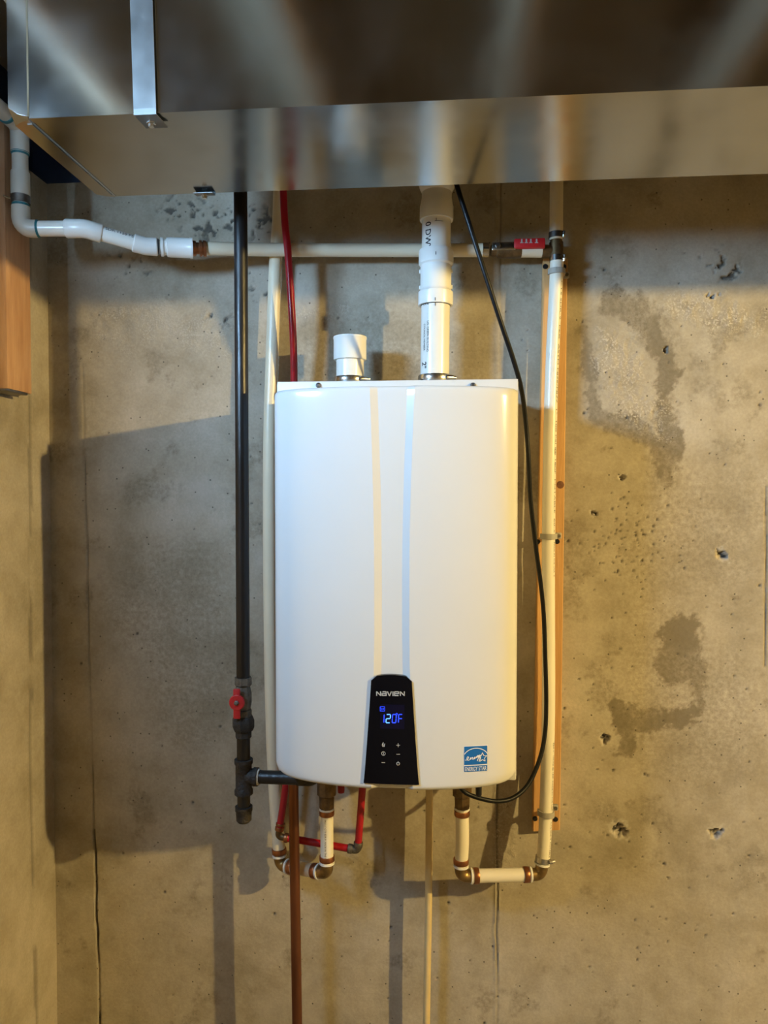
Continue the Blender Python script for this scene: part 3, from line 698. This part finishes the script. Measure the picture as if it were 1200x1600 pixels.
# four little moulding lugs on the coupling
for s in (-1, 1):
    for py in (424, 449):
        q = pv(py); MB().box((q.x + s * (r + .002) - .003, q.y - .003, q.z - .004), (q.x + s * (r + .002) + .003, q.y + .003, q.z + .004), .001).build('lug', 'pvc_fitting', vt)
ang = lambda px: math.asin(max(-1, min(1, (at(px, 400, YV - 0.0).x - p1.x) / RV)))
def vprint(s, size, py, px, bold=0.0): wrap_text(MB(), s, size, pv(py), p1, 0.0, ang(px), RV, True, bold).build('pipe_print', 'ink', vt, smooth=False)
vprint('0 DWV', 0.0185, 353, 663.5, 0.0003); vprint('E', 0.0185, 474, 661.5, 0.0003)
vprint('U.S. GREEN BUILDING', 0.0066, 505, 667, 0.0); vprint('COUNCIL MEMBER', 0.0066, 509, 662, 0.0); vprint('2"', 0.0165, 568, 660.5, 0.0003)
for py in (351, 404, 474, 481):
    q = pv(py); rr = RV + .0008 if py in (351, 481) else RV + .0066; MB().box((q.x - .0006, q.y - rr - .0004, q.z - .003), (q.x + .0006, q.y - rr + .0006, q.z + .003)).build('pen_mark', 'ink', vt)
q = pv(353); MB().tube([(q.x + RV * math.sin(t), q.y - (RV + .0004) * math.cos(t), q.z) for t in [k * .1 - .1 for k in range(7)]], .0004, 5).build('pen_mark', 'ink', vt)
for py in (402, 478):
    q = pv(py); MB().tube([(q.x + (RV + .0008) * math.sin(t), q.y - (RV + .0008) * math.cos(t), q.z + (.0004 if py == 402 else -.0004)) for t in [k * .2 - 1.6 for k in range(17)]], .0006, 5).build('pen_mark', 'ink', vt)
CTV = at(680, 598, YV).z
MB().tube([(p1.x, -YV, CT - .002), (p1.x, -YV, CTV + .004)], RV + .0030, 32).build('vent_collar', 'black_plastic', heater)
hose_clamp(vt, 679.5, CTV, CTV + 0.0150, RV + 0.0046, YV)
# short open intake stub
q0 = at(547, 600, YV); q0.z = CT + 0.001; q1 = at(547, 527, YV)
sb = thing('intake_stub', q0, 'short white open pipe stub on the left of the heater top', 'pipe')
rs_ = RV - 0.0008; zc = at(547, 563, YV).z
hub(q0, Vector((q0.x, q0.y, zc + 0.004)), [(0, rs_), (1, rs_)], 'pipe', sb, 'pvc')
hub(Vector((q0.x, q0.y, zc)), Vector((q0.x, q0.y, q1.z)), [(0, rs_), (0, rs_ + .0048), (.04, rs_ + .0054), (.90, rs_ + .0054), (.93, rs_ + .0064), (1, rs_ + .006), (1, rs_ + .003), (.2, rs_ + .002), (.2, 0)], 'coupling', sb)
MB().tube([(q0.x, -YV, CT - .002), (q0.x, -YV, CTV + .004)], RV + .0028, 32).build('vent_collar', 'black_plastic', heater)
hose_clamp(sb, 547, CTV, CTV + 0.0135, RV + 0.0042, YV)

# ------------------------------------------------------------------ gas line
YG = 0.235; RG = 0.0133
g = lambda py, px=378: Vector((lerp(at(378, 700, YG).x, at(378, 700, YG).x, 0), -YG, at(px, py, YG).z))
ga = thing('gas_pipe', g(1283), 'black iron gas pipe with valve and drip leg left of the heater', 'pipe')
MB().tube([Vector((g(300).x, g(300).y, SUB - .002)), g(1064)], RG, 20).build('riser', 'black_iron', ga)
gx = g(0).x
MB().lathe(g(1058), g(1120), [(0, RG), (0, RG + .004), (.18, RG + .0045), (.22, RG + .001), (.4, RG + .004), (.62, RG + .004), (.8, RG + .001), (.82, RG + .004), (1, RG + .0035), (1, RG)], 8).build('valve_body', 'worn_iron', ga, sharp=25)
hz = g(1092).z; lv = MB(); xh = gx - 0.0055
lv.box((xh - .0075, -YG - .0275, at(370, 1117, YG).z), (xh + .0065, -YG - .0225, at(370, 1071, YG).z), .002)
lv.lathe((xh, -YG - .0205, hz), (xh, -YG - .0292, hz), [(0, .0145), (.2, .0155), (.85, .0155), (1, .014)], 24)
lever = lv.build('lever', 'red_handle', ga)
MB().lathe((xh, -YG - .0288, hz), (xh, -YG - .0335, hz), [(0, .0055), (.6, .0052), (1, .003)], 6).build('lever_nut', 'worn_iron', lever, sharp=20)
MB().lathe((xh, -YG - .012, hz), (xh, -YG - .022, hz), [(0, .008), (1, .007)], 12).build('valve_stem', 'worn_iron', ga)
MB().lathe(g(1118), g(1153), [(0, RG), (.02, .0195), (.18, .0225), (.5, .0225), (.66, .019), (.68, .0165), (.95, .0165), (1, RG)], 8).build('union', 'cast_iron', ga, sharp=25)
MB().tube([g(1150), g(1192)], RG, 20).build('nipple', 'black_iron', ga)
mt = MB(); mt.lathe(g(1186), g(1240), [(0, RG), (0, .0185), (.12, .0185), (.16, .0162), (.84, .0162), (.88, .0185), (1, .0185), (1, RG)], 20)
tz = g(1213).z; mt.lathe((gx + .005, -YG, tz), (at(403, 1213, YG).x, -YG, tz), [(0, .016), (.6, .0162), (.64, .0185), (1, .0185), (1, RG)], 20); mt.build('tee', 'cast_iron', ga)
bx1 = at(492, 1213, YG).x
path = [Vector((at(400, 1213, YG).x, -YG, tz)), Vector((bx1 - .03, -YG, tz))]
MB().tube(path, RG, 20).build('side_nipple', 'black_iron', ga)
MB().tube([Vector((bx1 - .036, -YG, tz))] + bend(Vector((bx1 - .03, -YG, tz)), Vector((bx1, -YG, tz)), Vector((bx1, -YG, zbc + .02)), .012) + [Vector((bx1, -YG, zbc - .001))], .0145, 18).build('elbow', 'cast_iron', ga)
MB().lathe((at(402, 1213, YG).x, -YG, tz), (at(405.5, 1213, YG).x, -YG, tz), [(0, RG), (0, .0165), (1, .0155), (1, RG)], 18).build('sealant', 'pvc_grey', ga)
MB().tube([g(1238), g(1262)], RG * .98, 20).build('drip_nipple', 'black_iron', ga)
MB().lathe(g(1259), g(1284), [(0, RG), (.02, .0178), (.25, .0178), (.32, .0165), (.86, .0155), (1, .012), (1, 0)], 12).build('drip_cap', 'cast_iron', ga, sharp=30)

# ------------------------------------------------------------------ PEX lines
RP = 0.0143
def crimp(parent, a, dirv, r=RP, ln=0.011, m='copper_ring'):
    dirv = dirv.normalized()
    ob = MB().lathe(a - dirv * ln / 2, a + dirv * ln / 2, [(0, r), (0, r + .0019), (.12, r + .0024), (.88, r + .0024), (1, r + .0019), (1, r)], 24).build('crimp_ring', m, parent)
    return ob
def stop(parent, a, dirv):
    dirv = dirv.normalized(); MB().lathe(a - dirv * .002, a + dirv * .002, [(0, RP * .6), (0, RP + .0022), (1, RP + .0022), (1, RP * .6)], 24).build('stop_ring', 'pvc_fitting', parent)
def elbow(parent, a, c, b, r=0.0135, m='brass'):
    u = (a - c).normalized(); v = (b - c).normalized()
    pts = [c + u * .024] + bend(a, c, b, 0.0145, 8) + [c + v * .024]
    MB().tube(pts, r, 20).build('elbow', m, parent)
def loop_end(parent, c, u):      # crimp ring + stop ring on the pipe that leaves elbow corner c along u
    stop(parent, c + u * .023, u); crimp(parent, c + u * .033, u)

# left loop: cream riser down beside the heater, then up to the cold inlet
YL = 0.040
la = at(438, 1352, YL + .004); lb_ = at(511, 1364, YC)
cr_top = at(437, 300, YL)
pxl = thing('pex_water_line', la, 'cream water tube running down behind the left side of the heater', 'pipe')
rise = [Vector((cr_top.x + .002, cr_top.y, SUB - .002)), cr_top, at(430, 420, YL), at(425, 560, YL), at(421, 700, YL), at(421, 900, YL), at(424, 1100, YL), at(429, 1230, YL), lerp(la, at(429, 1230, YL), .22)]
MB().tube(spline(rise, 10), RP, 20).build('riser_tube', 'cream_pex', pxl)
u1 = (rise[-1] - la).normalized(); u2 = (lb_ - la).normalized(); u3 = (at(510.5, 1240, YC) - lb_).normalized()
elbow(pxl, la + u1, la, lb_); loop_end(pxl, la, u1); loop_end(pxl, la, u2)
MB().tube([la + u2 * .024, lb_ - u2 * .024], RP, 20).build('cross_tube', 'cream_pex', pxl)
elbow(pxl, la, lb_, lb_ + u3); loop_end(pxl, lb_, -u2); loop_end(pxl, lb_, u3)
ztp = at(510.5, 1263, YC).z; upt = Vector((at(510.5, 1240, YC).x, -YC, ztp))
MB().tube([lb_ + u3 * .024, upt], RP, 20).build('inlet_tube', 'white_pex', pxl)
crimp(pxl, upt - Vector((0, 0, .009)), u3); stop(pxl, upt + Vector((0, 0, -.001)), u3)
pm_ = MB(); wrap_text(pm_, 'PEX 1" CTS SDR 9  MADE IN THE USA', 0.0056, upt - Vector((0, 0, .02)), lb_ + u3 * .05, 0, -.20, RP); pm_.build('tube_print', 'faint_ink', pxl, smooth=False)

# right loop: outlet, cross piece and long riser clipped to the board
YRB = 0.052
ra = at(720, 1369, YC); rb_ = at(845, 1366, 0.075)
BT = at(870, 400, YRB); TEE = at(869.5, 391, YRB)
pxr = thing('pex_water_line', ra, 'white water tube under the heater rising along the wooden board', 'pipe')
ztp = at(722, 1263, YC).z; upt = Vector((at(722, 1240, YC).x, -YC, ztp))
u1 = (upt - ra).normalized(); u2 = (rb_ - ra).normalized()
MB().tube(spline([ra + u1 * .024, lerp(ra, upt, .5) + Vector((.002, 0, 0)), upt], 8), RP, 20).build('outlet_tube', 'white_pex', pxr)
stop(pxr, upt, u1); crimp(pxr, upt - u1 * .010, u1)
elbow(pxr, upt, ra, rb_); loop_end(pxr, ra, u1); loop_end(pxr, ra, u2)
MB().tube([ra + u2 * .024, rb_ - u2 * .024], RP, 20).build('cross_tube', 'white_pex', pxr)
rpts = [lerp(rb_, at(851, 1330, 0.072), .55), at(850.5, 1320, 0.07), at(854, 1240, .057), at(857, 1100, YRB), at(857, 850, YRB), at(861, 620, YRB), at(869.5, 425, YRB), at(870.5, 402, YRB)]
u3 = (rpts[1] - rb_).normalized()
elbow(pxr, ra, rb_, rb_ + u3); loop_end(pxr, rb_, -u2); stop(pxr, rb_ + u3 * .023, u3)
MB().tube(spline(rpts, 10), RP, 20).build('riser_tube', 'white_pex', pxr)
hc_ = MB().lathe(rb_ + u3 * .027, rb_ + u3 * .038, [(0, RP), (0, RP + .0018), (1, RP + .0018), (1, RP)], 24).build('hose_clamp', 'steel', pxr)
q = rb_ + u3 * .032; MB().lathe((q.x + .012, q.y - .012, q.z), (q.x + .024, q.y - .006, q.z), [(0, .004), (.5, .0052), (.55, .0038), (1, .0042)], 8).build('clamp_screw', 'steel', hc_)
def rprint(s, pya, pyb, size=.0058, a=.72):
    f_ = spline(rpts, 30); zt_, zb_ = at(860, pya, YRB).z, at(860, pyb, YRB).z
    v, fc = text_mesh(s, size, 0, 'LEFT'); wx = max(q.x for q in v); zs_ = np.array([q.z for q in f_]); xs_ = np.array([q.x for q in f_]); ys_ = np.array([q.y for q in f_])
    o_ = np.argsort(zs_); out = []
    for q in v:
        z = zt_ - q.x / wx * (zt_ - zb_); t = a + q.y / RP
        out.append((np.interp(z, zs_[o_], xs_[o_]) + (RP + .0005) * math.sin(t), np.interp(z, zs_[o_], ys_[o_]) - (RP + .0005) * math.cos(t), z))
    MB().add(out, fc).build('tube_print', 'faint_ink', pxr, smooth=False)
rprint('CTS SDR-9  PEX  ASTM F876/F877  1"  100 PSI @ 180F  POTABLE  60-5', 440, 832); rprint('MADE IN THE USA  2', 846, 900); rprint('PEX 1"  100 PSI @ 180F  MADE IN THE USA', 1158, 1262); rprint('CTS SDR-9  POTABLE', 1278, 1330)

# supply line along the wall: plastic pipe from the side wall, coupling, cream tube, ball valve, tee
YS = 0.225
XV = at(32, 300, YS).x
sv = thing('cold_supply_line', (XV, -YS, at(32, 360, YS).z), 'white plastic pipe from the corner joining a cream tube across the wall', 'pipe')
RS = 0.0155; RF = 0.0178
z = lambda py: at(32, py, YS).z
vx = lambda py: Vector((XV, -YS, z(py)))
zA = z(196); cA = Vector((at(26, 200, YS).x, -YS, zA))
cA = vx(196)
MB().tube([cA + Vector((0, -.04, .0)), cA + Vector((0, -1.1, 0))], RS, 20).build('wall_run', 'pvc_grey', sv)
MB().tube([cA + Vector((0, -.047, 0)), cA + Vector((0, -.02, 0))] + bend(cA + Vector((0, -.05, 0)), cA, vx(260), .018) + [vx(240)], RF, 20).build('top_elbow', 'pvc_grey', sv)
MB().lathe(cA + Vector((0, -.043, 0)), cA + Vector((0, -.049, 0)), [(0, RS), (0, RF + .0005), (1, RF + .0003), (1, RS)], 20).build('primer_ring', 'primer', sv)
MB().tube([vx(236), vx(345)], RS, 20).build('drop_pipe', 'pvc_grey', sv)
MB().lathe(vx(238.5), vx(243), [(0, RS), (0, RF + .0004), (1, RS + .0006), (1, RS)], 20).build('primer_ring', 'primer', sv)
MB().lathe(vx(269), vx(306), [(0, RS), (0, RF), (.05, RF + .0005), (.95, RF + .0005), (1, RF), (1, RS)], 20).build('coupling', 'pvc_grey', sv)
MB().lathe(vx(319), vx(323), [(0, RS), (0, RS + .0012), (1, RS + .0012), (1, RS)], 20).build('primer_ring', 'primer', sv)
ec = at(33, 357.5, YS); ec.x = XV
h0 = ec; h1 = at(131, 357, .205); h2 = at(228, 385, .150); h3 = at(300, 388, .118)
MB().tube([vx(323), vx(336)] + bend(vx(323), ec, h1, .022) + [lerp(ec, h1, .27)], RF, 20).build('elbow', 'pvc_grey', sv)
q = lerp(ec, h1, .265); dv = (h1 - ec).normalized(); MB().lathe(q, q + dv * .004, [(0, RS), (0, RF + .0004), (1, RS + .0008), (1, RS)], 20).build('primer_ring', 'primer', sv)
MB().tube([lerp(ec, h1, .25), lerp(ec, h1, .8)], RS, 20).build('short_pipe', 'pvc', sv)
d1 = (h1 - ec).normalized(); d2 = (h2 - h1).normalized(); d3 = (h3 - h2).normalized()
MB().tube([h1 - d1 * .036, h1 - d1 * .034] + bend(ec, h1, h2, .05, 6) + [h1 + d2 * .033, h1 + d2 * .035], [RF, RF + .0012] + [RF + .0006] * 7 + [RF + .0012, RF], 22).build('bend_fitting', 'pvc_fitting', sv)
MB().tube([h1 + d2 * .03, h2 - d2 * .022], RS, 20).build('sloping_pipe', 'pvc', sv)
pm_ = MB(); v, f = text_mesh('SDR 1120 PSI', 0.0105, 0, 'LEFT'); a_ = h1 + d2 * .040; frv = Vector((0, -1, 0)); frv = (frv - d2 * frv.dot(d2)).normalized(); upv = frv.cross(d2)
if upv.z < 0: upv = -upv
pm_.add([a_ + d2 * q.x + (upv * math.sin(.45 + q.y / RS) + frv * math.cos(.45 + q.y / RS)) * (RS + .0006) for q in v], f); pm_.build('pipe_print', 'ink', sv, smooth=False)
MB().tube([h2 - d2 * .026, h2 - d2 * .024] + bend(h1, h2, h3, .05, 6) + [h2 + d3 * .022, h2 + d3 * .024], [RF - .001, RF + .001] + [RF + .0004] * 7 + [RF + .001, RF - .001], 22).build('bend_fitting', 'pvc_fitting', sv)
p = h2 + d3 * .034; p2 = at(301, 388, .1175)
MB().tube([h2 + d3 * .02, p], RS * .9, 18).build('adapter_neck', 'pvc_grey', sv)
MB().lathe(h2 + d3 * .0242, h2 + d3 * .0265, [(0, RS), (0, RF - .001), (1, RF - .001), (1, RS)], 18).build('seal_ring', 'black_plastic', sv)
MB().lathe(h2 + d3 * .030, p2, [(0, RS), (0, .0195), (.08, .0195), (.12, .0165), (.18, .0165), (.2, .0198), (.30, .0205), (.9, .0205), (.92, .0215), (1, .0215), (1, RS)], 24).build('union_coupling', 'pvc_fitting', sv)
VEND = at(762, 391, .058); p3 = at(322, 388.5, .108)
ds = (VEND - p3).normalized()
MB().lathe(p2, p3, [(0, .016), (.25, .016), (.25, .0125), (.5, .0125), (.5, .017), (.7, .017), (.7, .0138), (.78, .0138), (.78, .0172), (1, .0172)], 18).build('threaded_adapter', 'copper_ring', sv, sharp=25)
MB().tube(spline([p3 - ds * .01, at(375, 389, .086), at(440, 390.5, .066), at(560, 391, .057), VEND], 8), RP, 20).build('cross_wall_tube', 'cream_pex', sv)
# ball valve
hcl = MB().lathe(VEND - ds * .012, VEND + ds * .001, [(0, RP), (0, RP + .0018), (1, RP + .0018), (1, RP)], 24).build('hose_clamp', 'steel', sv)
vb0 = at(766, 391, .057); vb1 = at(862, 392, YRB); dv = (vb1 - vb0).normalized()
vb = MB().lathe(vb0, vb1, [(0, .010), (.02, .0125), (.1, .0125), (.12, .0155), (.2, .0165), (.42, .0165), (.5, .0155), (.52, .0125), (.6, .013), (.62, .0135), (.85, .0135), (.87, .0125), (1, .0125)], 16).build('valve_body', 'bronze_dark', sv)
MB().tube([lerp(vb0, vb1, .42), lerp(vb0, vb1, .84)], RP, 20).build('valve_tube', 'cream_pex', sv)
yv = -(vb0.y + vb1.y) / 2 + .019
lv = MB(); a_ = at(803, 377, yv); b_ = at(852, 378, yv)
lv.box((a_.x, -yv - .004, at(828, 388, yv).z), (b_.x, -yv + .012, at(828, 372.5, yv).z), .0035)
lever = lv.build('lever', 'red_handle', sv)
mk_ = MB()
for i, px in enumerate((815, 822, 829, 838)):
    c = at(px, 377.5, yv)
    mk_.box((c.x - .0016, -yv - .0045, c.z - .004), (c.x + .0016, -yv - .0035, c.z + .004))
    mk_.box((c.x - .0035, -yv - .0045, c.z - .0045), (c.x + .0035, -yv - .0035, c.z - .0030))
mk_.build('raised_marks', 'silver_print', lever)
c = at(778, 384, yv); mb = MB(); mb.box((at(769, 385, yv).x, -yv - .001, at(785, 391, yv).z), (a_.x + .004, -yv + .003, at(785, 378, yv).z), .001); mb.build('lever_plate', 'steel', sv)
MB().lathe((c.x, -yv, c.z), (c.x, -yv - .008, c.z), [(0, .0062), (.7, .006), (1, .004)], 6).build('lever_nut', 'dark_steel', sv, sharp=20)
# tee and the cream tube going up
tu = Vector((0, 0, 1))
MB().lathe(at(869, 408, YRB), at(869, 372, YRB), [(0, .0125), (.2, .0125), (.22, .0150), (.8, .0150), (.82, .0125), (1, .0125)], 18).build('tee', 'bronze_dark', sv)
cu_ = at(869, 371, YRB); cl_ = at(870, 404.5, YRB)
MB().tube([Vector((cu_.x, cu_.y, cu_.z - .006)), Vector((cu_.x, cu_.y, SUB - .002))], RP, 20).build('upper_tube', 'cream_pex', sv)
for c, nm in ((at(869, 368, YRB), 'dark_steel'), (cl_, 'steel')):
    k_ = MB().lathe(c - tu * .006, c + tu * .006, [(0, RP), (0, RP + .0018), (1, RP + .0018), (1, RP)], 24).build('hose_clamp', nm, sv)
    MB().lathe((c.x + .014, c.y - .008, c.z - .008), (c.x + .015, c.y - .008, c.z + .006), [(0, .003), (.4, .0042), (.45, .003), (1, .0035)], 8).build('clamp_screw', 'steel', k_)
# clamp holding the plastic pipe in the corner
cl = thing('pipe_hanger', vx(312), 'dark band clamp round the plastic pipe near the corner elbow', 'clamp')
MB().lathe(vx(318), vx(306), [(0, RS + .0006), (0, RS + .003), (1, RS + .003), (1, RS + .0006)], 24).build('band', 'dark_steel', cl)
c = vx(312); MB().tube([c + Vector((-.016, -.004, 0)), c + Vector((-.030, -.012, .004))], .0022, 8).build('screw', 'steel', cl)

# ------------------------------------------------------------------ red tubes
RR = 0.0080
rd = thing('red_hot_tube', at(458, 595, .1), 'red plastic tube dropping from the duct behind the heater and looping below', 'pipe')
tp = at(443, 305, .094)
up_ = [Vector((tp.x - .004, tp.y, SUB - .002)), tp, at(450, 395, .092), at(456, 490, .085), at(459, 560, .070), at(459, 640, .055), at(457, 800, .045), at(453, 1000, .045), at(450, 1180, .060), at(446, 1232, .064), at(437, 1294, .066)]
MB().tube(spline(up_, 8), RR, 16).build('drop_tube', 'red_pex', rd)
c1 = at(434.5, 1307, .067); c2 = at(559, 1328, .072); c3 = at(566, 1236, .072)
w1 = (up_[-1] - c1).normalized(); w2 = (c2 - c1).normalized(); w3 = (c3 - c2).normalized()
MB().tube([c1 + w1 * .016] + bend(c1 + w1, c1, c2, .007) + [c1 + w2 * .018], .0072, 14).build('elbow', 'bronze_dark', rd)
for c_, d_ in ((c1 + w1 * .018, w1), (c1 + w2 * .019, w2)): crimp(rd, c_, d_, RR, .008)
crimp(rd, c1 + w1 * .028, w1, RR, .005)
MB().tube([c1 + w2 * .016, c2 - w2 * .016], RR, 16).build('cross_tube', 'red_pex', rd)
MB().tube([c2 - w2 * .022] + bend(c1, c2, c3, .007) + [c2 + w3 * .018], .0090, 14).build('elbow', 'worn_iron', rd)
for c_, d_ in ((c2 - w2 * .017, w2), (c2 + w3 * .013, w3)): crimp(rd, c_, d_, RR, .010, 'worn_iron')
MB().tube([c2 + w3 * .012, c3, c3 + w3 * .05], RR, 16).build('rising_tube', 'red_pex', rd)
c4 = at(533, 1236, .05); rd2 = tag(MB().lathe(c4 + Vector((0, 0, -.003)), c4 + Vector((0, 0, .05)), [(0, .003), (0, .0072), (.1, .008), (1, .008), (1, 0)], 16).build('red_tube_end', 'red_pex'), 'short red tube end peeking out under the heater bottom', 'pipe')

# ------------------------------------------------------------------ copper and condensate drops
YK = 0.104
a_ = at(457.5, 1232, YK); a_.z = zbc - .001; b_ = at(464.5, 1610, YK); fl = b_ + (b_ - a_).normalized() * ((b_.z - .10) / 1.0)
cp = thing('copper_drop_pipe', (b_.x, b_.y, .1), 'brown copper pipe hanging straight down from the heater bottom', 'pipe')
MB().tube([a_, fl], .0111, 18).build('pipe', 'copper_pipe', cp)
MB().lathe(a_ + Vector((0, 0, .001)), lerp(a_, fl, .06), [(0, .014), (.35, .0165), (.4, .0165), (.42, .0138), (1, .0128), (1, .011)], 10).build('adapter', 'bronze_dark', cp, sharp=30)
YN = 0.045
a_ = at(671, 1225, YN); b_ = at(666, 1605, YN); fl = lerp(a_, b_, 1.55)
cn = tag(MB().tube([a_ + Vector((0, 0, .08)), a_, lerp(a_, b_, .5) + Vector((.0015, 0, 0)), b_, fl], .0082, 14).build('condensate_tube', 'condensate'), 'thin yellowish drain tube on the wall under the heater centre', 'pipe')

# ------------------------------------------------------------------ power cable
cpts = [at(700, 240, .30), at(716, 297, .30), at(733, 350, .305), at(757, 425, .305), at(783, 505, .285), at(803, 565, .25), at(815, 610, .215), at(822, 665, .19), at(826, 720, .18), at(829, 780, .165), at(836, 845, .145),
        at(844, 905, .125), at(849.5, 960, .11), at(852, 1030, .105), at(853.5, 1100, .108), at(851, 1150, .115), at(842, 1190, .13), at(825, 1226, .15), at(803, 1246, .17), at(778, 1252, .185), at(752, 1248, .195), at(730, 1240, .20), at(719, 1230, .205), at(712, 1218, .21)]
MBc = MB().tube(spline(cpts, 8), .0046, 12)
tag(MBc.build('power_cable', 'cable_rubber'), 'black power cable looping down past the right side of the heater', 'cable')

# ------------------------------------------------------------------ wooden board with clips
def board_pts(px, py): p = at(px, py, .02); return p
bt_l, bt_r, bb_l, bb_r = at(849, 404, .021), at(887, 404, .021), at(832.5, 1299, .021), at(875, 1297, .021)
wb = thing('wooden_board', ((bb_l.x + bb_r.x) / 2, -.011, bb_l.z), 'narrow upright pine board screwed to the wall right of heater', 'board')
mb = MB(); n = 12; rows = []
for k in range(n + 1):
    l = lerp(bb_l, bt_l, k / n); r_ = lerp(bb_r, bt_r, k / n)
    e_ = .0015
    rows.append([(l.x, -.001, l.z), (l.x, -.0195, l.z), (l.x + e_, -.021, l.z), (r_.x - e_, -.021, r_.z), (r_.x, -.0195, r_.z), (r_.x, -.001, r_.z), (l.x, -.001, l.z)])
mb.grid(rows); mb.add(rows[0][:6], [tuple(range(6))]); mb.add(rows[-1][:6], [tuple(range(6))])
mb.build('plank', 'board_wood', wb, sharp=30)
for px, py in ((852, 416.5), (881, 417), (840, 846.5), (870.5, 846), (836, 1279), (868, 1280)):
    c = at(px, py, .021)
    MB().lathe((c.x, -.0195, c.z), (c.x, -.0235, c.z), [(0, .0055), (.6, .0058), (1, .0045)], 14).build('screw', 'black_plastic', wb)
c = at(875.5, 757.5, .021); MB().lathe((c.x, -.018, c.z), (c.x, -.0216, c.z), [(0, .0085), (.9, .0085), (1, .007)], 12).build('knot', 'knot', wb)
def rx(py):
    f_ = spline(rpts, 20); zt_ = at(860, py, YRB).z; return min(f_, key=lambda q: abs(q.z - zt_))
def clip(py, label, tilt=0.0):
    c = rx(py); dep = -c.y
    root = thing('pipe_clip', (c.x, -.021, c.z), label, 'clip', 'grey clips holding the riser tube on the board')
    mb = MB(); w_ = .0058; ri, ro = RP + .0003, RP + .0040; out = []
    angs = [R(a) for a in range(-100, 101, 10)]
    P = []
    for a in angs:
        cx, cy = math.sin(a), -math.cos(a)
        P.append((cx, cy))
    A = [[(c.x + p[0] * ro, c.y + p[1] * ro, c.z + s * w_ + tilt * p[0] * ro) for p in P] for s in (-1, 1)]
    B = [[(c.x + p[0] * ri, c.y + p[1] * ri, c.z + s * w_ + tilt * p[0] * ro) for p in P] for s in (-1, 1)]
    mb.grid([A[0], A[1], B[1], B[0], A[0]])
    mb.build('band', 'clamp_grey', root, sharp=30)
    x1 = c.x + ro; zc = c.z + tilt * ro
    mb = MB(); mb.box((x1 - .003, -.030, zc - w_ - .001), (x1 + .013, -.0212, zc + w_ + .001), .002); mb.box((x1 - .0028, c.y - .002, zc - w_), (x1 + .0005, -.0225, zc + w_), .001); tb = mb.build('tab', 'clamp_grey', root)
    MB().lathe((x1 + .007, -.0295, zc), (x1 + .007, -.0335, zc), [(0, .0035), (.5, .0042), (1, .0035)], 10).build('nail', 'worn_iron', tb)
clip(428, 'grey pipe clip on the board just below the red valve lever')
clip(838, 'grey pipe clip halfway up the wooden board')
clip(1266, 'tilted grey pipe clip near the bottom end of the wooden board', -.10)

# ------------------------------------------------------------------ stud against the side wall
sy0, sy1 = -.140, -.229; zb_ = at(30, 612, .18).z
sd = thing('wall_stud', (LX + .019, -.185, zb_), 'reddish timber stud on the side wall ending above a dark plate', 'timber')
MB().box((LX + .0005, sy1, zb_), (LX + .0385, sy0, SUB - .24), .002).build('stud', 'stud_wood', sd)
MB().box((LX + .0005, sy1 - .004, zb_ - .006), (LX + .044, sy0 - .025, zb_ - .0005), .001).build('end_plate', 'dark_steel', sd)
